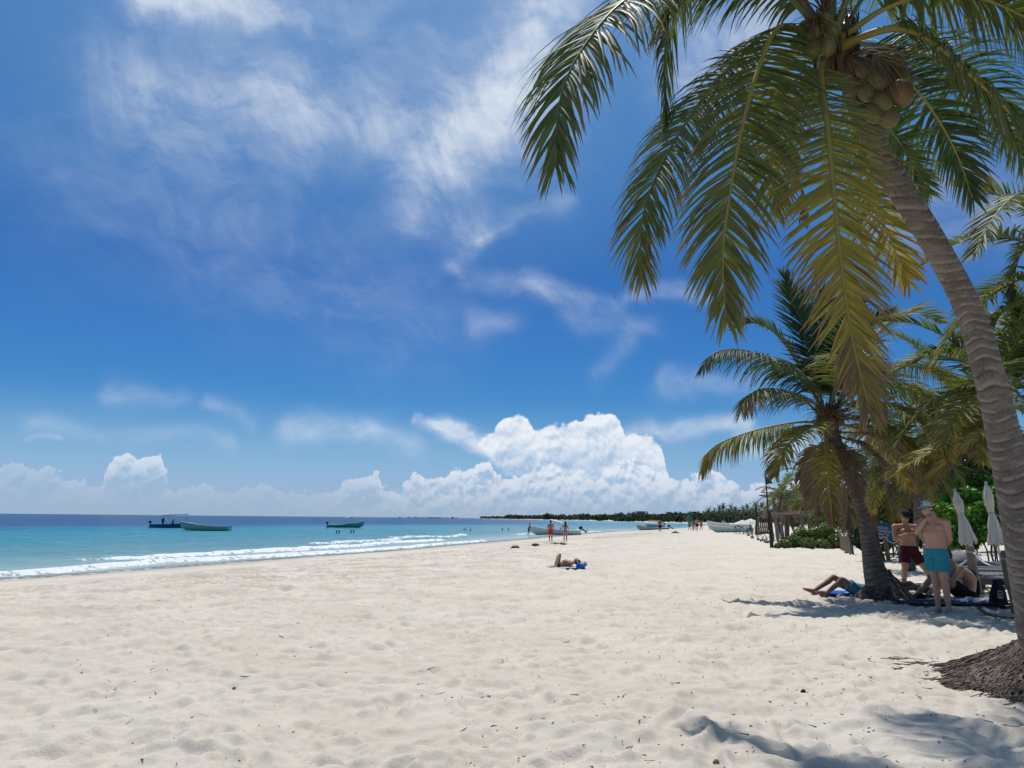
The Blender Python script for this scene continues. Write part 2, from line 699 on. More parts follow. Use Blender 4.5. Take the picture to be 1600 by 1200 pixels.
def footprints(x, y, z, n=4200):
    """press foot-shaped hollows with raised rims"""
    idx_sort = np.argsort(y)
    ys = y[idx_sort]
    for i in range(n):
        u = NR.random() ** 0.65
        fy = 2.6 + 32 * u * NR.random() ** 0.3
        fx = NR.uniform(-0.75, 0.85) * fy
        a = NR.uniform(0, pi) if NR.random() < 0.5 else NR.normal(0.9, 0.4)
        L, Wd, dp = NR.uniform(0.13, 0.19), NR.uniform(0.065, 0.095), NR.uniform(0.010, 0.026)
        lo, hi = np.searchsorted(ys, fy - 0.45), np.searchsorted(ys, fy + 0.45)
        ii = idx_sort[lo:hi]
        ii = ii[np.abs(x[ii] - fx) < 0.45]
        if not len(ii):
            continue
        px, py = x[ii] - fx, y[ii] - fy
        p, q = (px * cos(a) + py * sin(a)) / L, (-px * sin(a) + py * cos(a)) / Wd
        rr = np.sqrt(p * p + q * q)
        z[ii] += dp * (-1.1 * np.exp(-(rr ** 3) * 1.2) + 0.55 * np.exp(-((rr - 1.35) / 0.35) ** 2))
    return z


def polar(r_list, a0, a1, na, cy=-1.0):
    a = np.linspace(a0, a1, na)
    R_, A_ = np.meshgrid(np.array(r_list), a, indexing='ij')
    x, y = R_ * np.sin(A_), cy + R_ * np.cos(A_)
    n, m_ = len(r_list), na
    i = np.arange((n - 1) * (m_ - 1))
    b = (i // (m_ - 1)) * m_ + i % (m_ - 1)
    f = np.stack([b, b + 1, b + m_ + 1, b + m_], 1)[:, ::-1]
    return x.ravel(), y.ravel(), f


# ---------------------------------------------------------------- sand
m = new_mat('sand')
P = pos()
n_big = noise(P, 0.55, 4, 0.55)
n_mid = noise(P, 3.0, 5, 0.6)
n_fine = noise(P, 60, 6, 0.7)
n_grain = noise(P, 420, 2, 0.6)
wet = attr('wet')
weed = attr('weed')
c = mixc(sstep(n_big, 0.35, 0.68), (0.580, 0.518, 0.426), (0.640, 0.578, 0.486))
c = mixc(sstep(n_fine, 0.3, 0.75, 0, 0.5), c, (0.46, 0.41, 0.34))
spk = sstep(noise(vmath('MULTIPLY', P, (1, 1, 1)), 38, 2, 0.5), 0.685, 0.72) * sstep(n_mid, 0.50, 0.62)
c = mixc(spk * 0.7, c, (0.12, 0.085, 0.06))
flk = sstep(noise(vmath('MULTIPLY', P, (0.8, 1.1, 1)), 6.5, 5, 0.68), 0.635, 0.70) * sstep(n_big, 0.38, 0.60)  # flecks: seaweed bits, and shaded footprint faces put into the colour
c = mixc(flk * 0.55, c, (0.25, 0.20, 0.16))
c = mixc(weed * sstep(noise(vmath('MULTIPLY', P, (0.5, 1.0, 1.0)), 1.0, 7, 0.75), 0.44, 0.58) * 0.75, c, (0.24, 0.185, 0.14))
c = mixc(wet, c, mixc(1.0, c, (0.80, 0.78, 0.76), 'MULTIPLY'))
hh = n_mid * 0.5 + n_fine * 0.35 + n_grain * 0.12
rough_w = sstep(wet, 0.3, 1.0, 0.9, 0.5)
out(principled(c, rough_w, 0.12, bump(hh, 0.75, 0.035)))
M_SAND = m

r1 = 1.7 * (48 / 1.7) ** np.linspace(0, 1, 640)
r2 = 48 * (16000 / 48) ** np.linspace(0, 1, 150)[1:]
gx, gy, gf = polar(np.concatenate([r1, r2]), radians(-50), radians(54), 640)
z, d = ground_base(gx, gy)
z = z + sand_relief(gx, gy, d)
z = footprints(gx, gy, z)
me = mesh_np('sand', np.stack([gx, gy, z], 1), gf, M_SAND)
wetv = np.clip(1 - (-d - 0.4) / 2.2, 0, 1) * (d < 3)
fattr(me, 'wet', wetv)
wn = vnoise(gx * 0.13, gy * 0.13, 21)
weedv = np.exp(-((-d - 8 - 2.5 * wn) / 4.2) ** 2) * (0.65 + 0.35 * vnoise(gx * 0.07, gy * 0.05, 31)) + 0.30 * np.exp(-((-d - 15) / 6) ** 2)
fattr(me, 'weed', np.clip(weedv, 0, 1))
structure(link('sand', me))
# the rest of the beach, behind and beside the finely modelled part
gx, gy, gf = polar(1.7 * (4000 / 1.7) ** np.linspace(0, 1, 60), radians(54), radians(310), 90)
z, d = ground_base(gx, gy)
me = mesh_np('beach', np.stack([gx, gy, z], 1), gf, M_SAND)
fattr(me, 'wet', np.zeros(len(gx)))
fattr(me, 'weed', np.zeros(len(gx)))
structure(link('beach', me))
mb = MB().lathe([(0.02, 0.0), (1.75, 0.005)], 24, (0, -1.0, -0.012))
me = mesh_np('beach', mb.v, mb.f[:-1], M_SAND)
fattr(me, 'wet', np.zeros(len(mb.v)))
fattr(me, 'weed', np.zeros(len(mb.v)))
structure(link('beach', me))

# ---------------------------------------------------------------- sea
m = new_mat('sea_water')
P = pos()
dep = attr('offshore')
foam = attr('foam')
n_patch = noise(vmath('MULTIPLY', P, (0.012, 0.006, 1)), 1.0, 4, 0.55)
dd = dep + (n_patch - 0.5) * 70 * sstep(dep, 25, 90)
ramp = node('ShaderNodeValToRGB')
X.put(ramp, 0, dd / 200.0)
els = ramp.color_ramp.elements
els[0].position, els[0].color = 0.0, (0.42, 0.46, 0.40, 1)
els[1].position, els[1].color = 1.0, (0.009, 0.045, 0.125, 1)
for p_, c_ in ((0.02, (0.30, 0.40, 0.37)), (0.07, (0.120, 0.255, 0.265)), (0.16, (0.062, 0.230, 0.265)), (0.30, (0.030, 0.205, 0.270)), (0.42, (0.018, 0.125, 0.225)), (0.56, (0.010, 0.058, 0.150))):
    e_ = els.new(p_)
    e_.color = (*c_, 1)
wave_xy = vmath('MULTIPLY', P, (1.0, 1.6, 1.0))
w1 = noise(wave_xy, 0.9, 3, 0.55, 0.4)
w2 = noise(wave_xy, 3.2, 4, 0.6, 0.3)
w3 = noise(wave_xy, 0.18, 3, 0.5)
hgt = w3 * 1.2 + w1 * 0.6 + w2 * 0.25
nb = bump(hgt, 0.6, 0.45)
streak = noise(vmath('MULTIPLY', P, (0.25, 1.0, 1.0)), 0.8, 4, 0.6)
wc = mixc(sstep(streak, 0.35, 0.7, 0.0, 0.35), X(ramp.outputs[0]), mixc(1.0, X(ramp.outputs[0]), (0.70, 0.80, 0.86), 'MULTIPLY'))
body = principled(wc, 0.20, sstep(dep, 10, 120, 0.12, 0.03), nb, IOR=1.33)
fn = noise(vmath('MULTIPLY', P, (1.0, 1.0, 1.0)), 2.2, 7, 0.72, 0.6)
fn2 = noise(P, 0.5, 4, 0.6)
lace = voro(vmath('ADD', P, vmath('SCALE', noise(P, 1.6, 3, 0.5, color=True), scale=0.5)), 2.6, 1.5, 0.6)
fm = sstep(foam * (0.70 + fn2 * 0.5) - (1.0 - fn) * 0.75 - (0.62 - lace) * 0.55, 0.27, 0.45)
fsh = principled((0.72, 0.73, 0.72), 0.75, 0.2, bump(fn, 0.8, 0.12))
sh = mixs(fm, body, fsh)
tr = node('ShaderNodeBsdfTransparent')
clear = sstep(dep + (fn2 - 0.5) * 1.4, -0.6, 2.2, 0.85, 0.0)
sh = mixs(clear * (1.0 - fm), sh, X(tr.outputs[0]))
out(sh)
M_SEA = m

rr = np.concatenate([14 * (150 / 14) ** np.linspace(0, 1, 620), 150 * (40000 / 150) ** np.linspace(0, 1, 180)[1:]])
wx_, wy_, wf = polar(rr, radians(-64), radians(30), 420)
d = shore_dist(wx_, wy_)
keep = d > -6
ok = keep[wf].all(1)
wf = wf[ok]
used = np.unique(wf)
remap = np.full(len(wx_), -1)
remap[used] = np.arange(len(used))
wf = remap[wf]
wx_, wy_, d = wx_[used], wy_[used], d[used]
Rr = np.hypot(wx_, wy_)
al = wx_ * 0.35 + wy_ * 0.94                        # along the shore
z = np.full(len(wx_), SEA_Z, dtype=float)
foamv = np.zeros(len(wx_))
wob = 0.8 * vnoise(al * 0.10, d * 0 + 3.1, 41) + 0.4 * vnoise(al * 0.33, d * 0 + 1.7, 42)


def breaker(off, width, hgt, strength, seed, gap=0.0):
    """one line of breaking water lying `off` metres offshore"""
    global z, foamv
    c0 = off + wob * (0.8 + off * 0.12) + 0.5 * vnoise(al * 0.06, d * 0 + seed, seed)
    env = np.clip((vnoise(al * 0.045, d * 0 + seed * 3.3, seed + 5) - gap) * 2.5 + 0.5, 0, 1)
    s_ = d - c0
    shape = np.where(s_ < 0, np.exp(-(s_ / (width * 0.45)) ** 2), np.exp(-(s_ / (width * 1.5)) ** 2))
    z += hgt * shape * env
    # foam on the landward face and trailing in front
    foamv = np.maximum(foamv, strength * env * np.where(s_ < 0.15, np.exp(-(np.clip(-s_, 0, None) / (width * 1.5)) ** 2), np.exp(-(s_ / (width * 0.55)) ** 2)))


breaker(2.0, 0.42, 0.18, 0.85, 51, -0.35)
breaker(6.8, 0.65, 0.20, 0.82, 53, 0.34)
breaker(12.5, 0.9, 0.16, 0.70, 57, 0.45)
breaker(24.0, 1.2, 0.15, 0.60, 59, 0.55)
# thin lace of the swash edge
foamv = np.maximum(foamv, 0.62 * np.exp(-((d - 0.2 - 0.5 * wob) / 0.28) ** 2))
chop = 0.05 * vnoise(wx_ * 0.5, wy_ * 0.8, 61) + 0.03 * vnoise(wx_ * 1.3, wy_ * 1.9, 62)
swell = 0.06 * np.sin(d * 0.55 + 2.0 * vnoise(wx_ * 0.03, wy_ * 0.03, 63))
z += (chop + swell) * np.clip(d / 8, 0, 1) * np.exp(-Rr / 400)
me = mesh_np('sea', np.stack([wx_, wy_, z], 1), wf, M_SEA)
fattr(me, 'offshore', d)
fattr(me, 'foam', foamv)
structure(link('sea', me))

# ================================================================== palms
def leaf_mat(name, green, yellow, brown, trans=0.38, gloss=0.5):
    m = new_mat(name)
    age, tip, rnd = attr('age'), attr('tip'), attr('rnd')
    c = mixc(rnd, (*green, 1), tuple(v * 0.62 for v in green))
    c = mixc(sstep(age + (rnd - 0.5) * 0.25, 0.25, 0.75), c, yellow)
    c = mixc(sstep(age + (rnd - 0.5) * 0.3, 0.75, 1.15), c, brown)
    c = mixc(sstep(tip + (rnd - 0.5) * 0.5 + age * 0.35, 0.78, 1.08), c, brown)
    p = principled(c, gloss, 0.28)
    t = node('ShaderNodeBsdfTranslucent')
    X.put(t, 0, mixc(1.0, c, (1.25, 1.25, 0.55), 'MULTIPLY'))
    out(mixs(trans, p, X(t.outputs[0])))
    return m


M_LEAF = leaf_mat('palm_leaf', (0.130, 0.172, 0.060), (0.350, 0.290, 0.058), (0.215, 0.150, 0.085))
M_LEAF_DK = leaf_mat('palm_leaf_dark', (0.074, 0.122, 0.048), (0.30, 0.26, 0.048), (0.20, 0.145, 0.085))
M_LEAF_FRESH = leaf_mat('palm_leaf_fresh', (0.095, 0.170, 0.035), (0.28, 0.26, 0.035), (0.22, 0.16, 0.09), 0.42)
M_DEAD = leaf_mat('palm_leaf_dead', (0.235, 0.180, 0.120), (0.21, 0.155, 0.10), (0.155, 0.110, 0.072), 0.2, 0.7)


def stalk_mat(name, a, b):
    m = new_mat(name)
    n = noise(objco(), 9, 5, 0.6)
    out(principled(mixc(n, a, b), 0.42, 0.4, bump(n, 0.2, 0.01)))
    return m


M_STALK = stalk_mat('palm_stalk', (0.30, 0.255, 0.055), (0.20, 0.185, 0.05))
M_STALK_OR = stalk_mat('palm_stalk_orange', (0.40, 0.235, 0.05), (0.30, 0.19, 0.05))
M_STALK_GR = stalk_mat('palm_stalk_green', (0.135, 0.155, 0.055), (0.095, 0.115, 0.045))
M_STALK_DEAD = stalk_mat('palm_stalk_dead', (0.20, 0.145, 0.095), (0.125, 0.09, 0.06))


def catmull(pts, n):
    pts = [Vector(p) for p in pts]
    P_ = [pts[0] * 2 - pts[1]] + pts + [pts[-1] * 2 - pts[-2]]
    o = []
    segs = len(pts) - 1
    for i in range(n):
        t = i / (n - 1) * segs
        k_ = min(int(t), segs - 1)
        u = t - k_
        a, b, c, d = P_[k_:k_ + 4]
        o.append(0.5 * (2 * b + (c - a) * u + (2 * a - 5 * b + 4 * c - d) * u * u + (3 * b - a - 3 * c + d) * u ** 3))
    # even spacing along the length
    L = [0]
    for p, q in zip(o, o[1:]):
        L.append(L[-1] + (q - p).length)
    r = []
    j = 0
    for i in range(n):
        s = L[-1] * i / (n - 1)
        while j < n - 2 and L[j + 1] < s:
            j += 1
        f = (s - L[j]) / max(L[j + 1] - L[j], 1e-9)
        r.append(o[j].lerp(o[j + 1], f))
    return r, L[-1]


DOWN = Vector((0, 0, -1))


def frond_data(pts, nleaf=84, leaf=0.62, width=0.036, droop=1.2, petiole=0.2, side=None, age=0.1, tip_age=0.0, bare=0.0, spread=68, vee=0.25,
               r0=0.030, seed=0, segs=5, wind=(0, 0, 0), ragged=0.24, sides=(1, -1), prof_pow=1.0):
    """rachis tube and leaflets of one feather leaf, as arrays in the palm's own space"""
    rg = random.Random(seed)
    N = 40
    path, L = catmull(pts, N)
    H = path[-1] - path[0]
    Hh = Vector((H.x, H.y, 0))
    if side is None:
        s0 = Vector((Hh.y, -Hh.x, 0)).normalized() if Hh.length > 0.05 else Vector((1, 0, 0))
    else:
        s0 = Vector(side).normalized()
    stalk = MB()
    rad = [r0 * (1.0 - 0.86 * (i / (N - 1)) ** 0.8) for i in range(N)]
    rad[0] *= 1.7
    rad[1] *= 1.45
    rad[2] *= 1.2
    stalk.tube(path, rad, 6)
    LV, LF, A, T, R = [], [], [], [], []
    wind = Vector(wind)
    for i in range(nleaf):
        u = petiole + (1 - petiole) * (i + 0.5) / nleaf
        fx = u * (N - 1)
        k_ = min(int(fx), N - 2)
        p = path[k_].lerp(path[k_ + 1], fx - k_)
        t = (path[min(k_ + 2, N - 1)] - path[max(k_ - 1, 0)]).normalized()
        s = (s0 - t * s0.dot(t))
        s.normalize()
        up = s.cross(t)
        if up.z < 0 and abs(t.z) < 0.85 and side is None:
            up = -up
        v = (u - petiole) / (1 - petiole)
        ln = leaf * (0.42 + 0.58 * min(1, v / 0.22)) * (1 - 0.62 * max(0, (v - 0.5) / 0.5) ** 1.5) * prof_pow
        ang = radians(spread * (1 - v) ** 0.7 + 17)
        for sg in sides:
            if rg.random() < ragged * 0.5:
                continue
            l_ = ln * rg.uniform(0.86, 1.08) * (rg.uniform(0.4, 0.8) if rg.random() < ragged else 1)
            a = ang + rg.gauss(0, 0.11)
            dr = t * cos(a) + s * (sg * sin(a)) + up * (vee + rg.gauss(0, 0.06))
            dr.normalize()
            rnd = rg.random()
            ag = age + tip_age * v ** 1.3 + rg.gauss(0, 0.04)
            q = p.copy()
            wv = (t - dr * t.dot(dr)).normalized()
            wv = (wv + up * rg.gauss(0, 0.35)).normalized()
            b0 = len(LV)
            dpp = droop * rg.uniform(0.6, 1.6)
            for j in range(segs + 1):
                w = j / segs
                hw = width * 0.5 * (0.55 + 0.45 * min(1, w / 0.25)) * (1 - w ** 2.2) + 0.0008
                nn = wv.cross(dr) * (hw * 0.35)
                LV += [q + wv * hw + nn, q - nn * 0.4, q - wv * hw + nn] if segs >= 5 else [q + wv * hw, q - wv * hw]
                A += [ag] * (3 if segs >= 5 else 2)
                T += [w * 0.72 + 0.28 * v + 0.0] * (3 if segs >= 5 else 2)
                R += [rnd] * (3 if segs >= 5 else 2)
                q = q + dr * (l_ / segs)
                dr = (dr + (DOWN * dpp + wind) * (l_ / segs) * (0.4 + 1.2 * w)).normalized()
                wv = (wv - dr * wv.dot(dr)).normalized()
            st = 3 if segs >= 5 else 2
            for j in range(segs):
                o_ = b0 + j * st
                for e in range(st - 1):
                    LF.append([o_ + e, o_ + e + 1, o_ + st + e + 1, o_ + st + e])
    return stalk, LV, LF, A, T, R


def frond(parent, pts, leaf_m=None, stalk_m=None, name='frond', label=None, **kw):
    """one leaf of a palm: the stalk is the part, its leaflets the sub-part"""
    stalk, LV, LF, A, T, R = frond_data(pts, **kw)
    o = stalk.build(name, stalk_m or M_STALK, parent, autosm=False)
    if label:
        o['label'] = label
    if LF:
        me = mesh_np('leaflets', [tuple(v) for v in LV], np.array(LF), leaf_m or M_LEAF, smooth=False)
        fattr(me, 'age', A)
        fattr(me, 'tip', T)
        fattr(me, 'rnd', R)
        stuff(link('leaflets', me, o))
    return o


# bark with leaf scars
def bark_mat(name, a, b, scar):
    m = new_mat(name)
    P = objco()
    n = noise(P, 5, 6, 0.65)
    n2 = noise(vmath('MULTIPLY', P, (1, 1, 0.22)), 30, 5, 0.7)
    patch = noise(vmath('MULTIPLY', P, (1, 1, 2.2)), 4.6, 4, 0.6)
    bandn = noise(vmath('MULTIPLY', P, (0.35, 0.35, 1)), 9, 3, 0.55)
    c = mixc(sstep(n, 0.3, 0.7), (*a, 1), (*b, 1))
    c = mixc(sstep(bandn, 0.4, 0.65, 0, 0.45), c, tuple(v * 0.6 for v in a))
    c = mixc(sstep(n2, 0.45, 0.75, 0, 0.6), c, tuple(v * 0.5 for v in a))
    scarv, groove = attr('scar'), attr('groove')
    c = mixc(groove * sstep(patch, 0.35, 0.6, 0.15, 0.85), c, tuple(v * 0.28 for v in a))
    c = mixc(scarv * sstep(patch + (n2 - 0.5) * 0.35, 0.46, 0.56, 0.04, 0.85), c, mixc(n2, tuple(v * 0.7 for v in scar), scar))
    crk = sstep(noise(vmath('MULTIPLY', P, (1, 1, 0.10)), 17, 4, 0.65), 0.63, 0.70)
    c = mixc(crk * 0.6, c, tuple(v * 0.35 for v in a))
    pit = sstep(voro(P, 9.0), 0.09, 0.04) * sstep(noise(P, 2.4, 2, 0.5), 0.45, 0.55)
    c = mixc(pit * 0.85, c, (0.030, 0.024, 0.019))
    out(principled(c, 0.85, 0.12, bump(n2 * 0.7 + n * 0.5 - pit * 0.6 + scarv * 0.25, 0.8, 0.02)))
    return m


M_BARK = bark_mat('palm_bark', (0.165, 0.138, 0.112), (0.275, 0.228, 0.182), (0.40, 0.34, 0.285))
M_BARK_DK = bark_mat('palm_bark_grey', (0.115, 0.098, 0.085), (0.175, 0.150, 0.130), (0.26, 0.23, 0.20))


def trunk(parent, pts, radii, mat, ring=0.075, na=40, seed=3, rings_n=7, amp=0.045):
    n = 0
    path, L = catmull(pts, 400)
    nz = max(40, int(L / ring * rings_n))
    path, L = catmull(pts, nz)
    tr = [0.0]
    for _a, _b in zip(pts, pts[1:]):
        tr.append(tr[-1] + (Vector(_b) - Vector(_a)).length)
    tr = np.array(tr) / tr[-1]
    V, AL, SC, GR = [], [], [], []
    prev = None
    for i, p in enumerate(path):
        t = (path[min(i + 1, nz - 1)] - path[max(i - 1, 0)]).normalized()
        a = prev if prev is not None else Vector((1, 0, 0))
        a = (a - t * a.dot(t)).normalized()
        prev = a
        b = t.cross(a)
        s = L * i / (nz - 1)
        r = float(np.interp(i / (nz - 1), tr, radii))
        for j in range(na):
            q = 2 * pi * j / na
            # leaf scars: uneven ledges that rise around the stem
            wob_ = 0.55 * sin(q * 1 + seed) + 0.35 * sin(2 * q + s * 1.3) + 0.6 * float(vnoise(np.array([s * 2.2 + 7]), np.array([q * 0.9]), seed)[0])
            ph = s / ring + wob_ * 0.6 + 1.3 * float(vnoise(np.array([s * 1.7]), np.array([4.4]), seed + 5)[0])
            fr = ph - math.floor(ph)
            led = (fr ** 3 if fr < 0.93 else (1 - fr) / 0.07) * amp * (0.5 + 0.7 * abs(float(vnoise(np.array([math.floor(ph) * 1.7]), np.array([q * 0.8]), seed + 1)[0])))
            big = 0.04 * float(vnoise(np.array([s * 1.3]), np.array([q * 0.6 + 3]), seed + 2)[0])
            V.append(p + (a * cos(q) + b * sin(q)) * r * (1 - 0.3 * amp + led + big))
            AL.append(s)
            SC.append(math.exp(-((fr - 0.78) / 0.17) ** 4))
            GR.append(math.exp(-((fr - 0.04) / 0.10) ** 2) + math.exp(-((fr - 1.02) / 0.05) ** 2))
    i = np.arange((nz - 1) * na)
    r_, c_ = i // na, i % na
    f = np.stack([r_ * na + c_, r_ * na + (c_ + 1) % na, (r_ + 1) * na + (c_ + 1) % na, (r_ + 1) * na + c_], 1)
    me = mesh_np('trunk', [tuple(v) for v in V], f, mat)
    fattr(me, 'along', AL)
    fattr(me, 'scar', SC)
    fattr(me, 'groove', GR)
    return link('trunk', me, parent)


def strands(paths, r, n=4):
    """many thin round strands in one mesh"""
    mb = MB()
    for p, rr in paths:
        mb.tube(p, [rr * (1 - 0.65 * i / (len(p) - 1)) for i in range(len(p))], n, cap=False)
    return mb


m = new_mat('palm_root')
n = noise(objco(), 16, 4, 0.6)
n2 = noise(objco(), 3, 3, 0.6)
out(principled(mixc(sstep(n + (n2 - 0.5) * 0.6, 0.3, 0.75), (0.072, 0.052, 0.042), (0.225, 0.175, 0.145)), 0.8, 0.2, bump(n, 0.4, 0.01)))
M_ROOT = m
M_FIBRE = simple('palm_fibre', (0.155, 0.105, 0.065), 0.9, 0.1, 0.25, 30)
M_NUT_GREEN = simple('coconut_green', (0.145, 0.155, 0.045), 0.4, 0.4, 0.16, 8)
M_NUT_BROWN = simple('coconut_brown', (0.185, 0.120, 0.058), 0.55, 0.3, 0.2, 8)
M_NUT_OLIVE = simple('coconut_olive', (0.150, 0.135, 0.055), 0.55, 0.3, 0.2, 8)


def root_mound(parent, c, rx, ry, h, count, seed, rad=0.012, down=0.0, bias=None):
    """the skirt of fine roots at a palm's foot"""
    rg = random.Random(seed)
    core = MB()
    n, m_ = 48, 12
    v, f = [], []
    for i in range(m_ + 1):
        u = i / m_
        for j in range(n):
            a = 2 * pi * j / n
            e = 1 + 0.22 * float(vnoise(np.array([a * 1.6]), np.array([2.2]), seed)[0])
            rr = (0.18 + 0.72 * u ** 1.2) * e
            z = h * (1 - u ** 0.75) + 0.02 * float(vnoise(np.array([a * 4]), np.array([u * 6]), seed)[0]) - 0.06 * u
            v.append((c[0] + rx * rr * cos(a), c[1] + ry * rr * sin(a), c[2] + z))
    for i in range(m_):
        for j in range(n):
            f.append([i * n + j, i * n + (j + 1) % n, (i + 1) * n + (j + 1) % n, (i + 1) * n + j])
    core.add(v, f)
    core.build('root_mass', simple('root_soil', (0.060, 0.044, 0.034), 0.95, 0.05, 0.25, 25), parent)
    paths = []
    for i in range(count):
        a = rg.uniform(0, 2 * pi)
        e = 1 + 0.22 * float(vnoise(np.array([a * 1.6]), np.array([2.2]), seed)[0])
        u0 = rg.random() ** 0.8 * 0.8
        u1 = min(1.25, u0 + rg.uniform(0.2, 0.55)) if rg.random() > .12 else rg.uniform(1.15, 1.5)
        da = rg.gauss(0, 0.22)
        lift = rg.uniform(0.0, 0.035)
        p = []
        sg = 5
        ph = rg.uniform(0, 6)
        for k_ in range(sg + 1):
            u = u0 + (u1 - u0) * k_ / sg
            aa = a + da * (k_ / sg) ** 1.5 + 0.05 * sin(ph + k_ * 1.7)
            rr = (0.18 + 0.72 * u ** 1.2) * e
            z = h * (1 - min(u, 1) ** 0.75) - 0.06 * u + lift + 0.025 * sin(ph * 2 + k_ * 2.1)
            if u > 0.97:
                z = max(z, -0.04 + 0.02 * sin(ph))
            p.append(Vector((c[0] + rx * rr * cos(aa), c[1] + ry * rr * sin(aa), c[2] + z)))
        paths.append((p, rad * rg.uniform(0.55, 1.35)))
    o = strands(paths, rad).build('roots', M_ROOT, parent, autosm=False)
    stuff(o)


def coconut(parent, p, r, mat, axis):
    q = Vector(axis).to_track_quat('Z', 'Y').to_matrix()
    mb = MB()
    pr = []
    for i in range(11):
        a = -pi / 2 + pi * i / 10
        pr.append((max(r * cos(a) * (1 - 0.10 * sin(a)), 0.002), r * 1.22 * sin(a)))
    mb.lathe(pr, 14, p, q)
    # the cap where it hangs on its stalk
    mb.lathe([(r * 0.42, -r * 1.16), (r * 0.30, -r * 1.28), (r * 0.12, -r * 1.42)], 8, p, q)
    return mb.build('coconut', mat, parent, autosm=False)


def inflorescence(parent, base, dirv, n, L, seed, mat):
    rg = random.Random(seed)
    paths = []
    d = Vector(dirv).normalized()
    for i in range(n):
        e = (d + Vector((rg.gauss(0, .4), rg.gauss(0, .4), rg.gauss(0, .35)))).normalized()
        p = [Vector(base)]
        for k_ in range(6):
            p.append(p[-1] + e * (L / 6) * rg.uniform(0.8, 1.2))
            e = (e + DOWN * 0.22 + Vector((rg.gauss(0, .06), rg.gauss(0, .06), 0))).normalized()
        paths.append((p, 0.007 * rg.uniform(0.7, 1.3)))
    stuff(strands(paths, 0.007).build('flower_spray', mat, parent, autosm=False))


def fibre_sheath(parent, c, r, h, n, seed, mat=None):
    rg = random.Random(seed)
    paths = []
    for i in range(n):
        a = rg.uniform(0, 2 * pi)
        p = []
        z = rg.uniform(-0.5, 0.55) * h
        tilt = rg.uniform(-0.5, 0.5)
        for k_ in range(5):
            u = k_ / 4
            rr = r * (1.0 + 0.55 * u * rg.uniform(0.3, 1.1)) * (1.0 + 0.3 * z / h)
            p.append(Vector(c) + Vector((cos(a + tilt * u) * rr, sin(a + tilt * u) * rr, z + h * 0.42 * u * rg.uniform(-1.2, 1.0))))
        paths.append((p, rg.uniform(0.006, 0.016)))
    mb = strands(paths, 0.01)
    mb.ball(c, (r * 0.95, r * 0.95, h * 0.55), n=14, m=10)
    return mb.build('crown_fibre', mat or M_FIBRE, parent, autosm=False)


def px_path(spec, dz=None):
    """points given as (x, y, distance) seen from the photograph's camera"""
    return [at(*p) for p in spec]


# ------------------------------------------------------------------ the leaning palm in the foreground
hub = at(1300, 70, 6.6)
base = on(1684, 1078, 0.0)
palm = thing('coconut_palm', 'tall leaning coconut palm with nut clusters and bare root mound, nearest to the camera', 'palm tree', (base.x, base.y, 0), 0, 'coconut palms along the beach')
PO = Vector((base.x, base.y, 0))


def loc(pts, o=None):
    o = PO if o is None else o
    return [Vector(p) - o for p in pts]


tp = [at(1322, 95, 6.62), at(1352, 190, 6.65), at(1394, 275, 6.68), at(1462, 385, 6.72), at(1516, 490, 6.78), at(1549, 600, 6.85), at(1572, 700, 6.92), at(1598, 830, 6.98),
      at(1620, 950, 7.03), at(1640, 1015, 7.06), base + Vector((0.0, 0.0, 0.05))]
trunk(palm, loc(tp), [0.105, 0.105, 0.110, 0.113, 0.120, 0.127, 0.142, 0.158, 0.180, 0.220, 0.36], M_BARK, ring=0.092, seed=3, amp=0.034)
root_mound(palm, (0, 0, 0.0), 1.42, 1.40, 0.54, 5200, 5, 0.0088)
fibre_sheath(palm, hub - PO + Vector((0.03, 0.02, -0.08)), 0.15, 0.55, 170, 8)

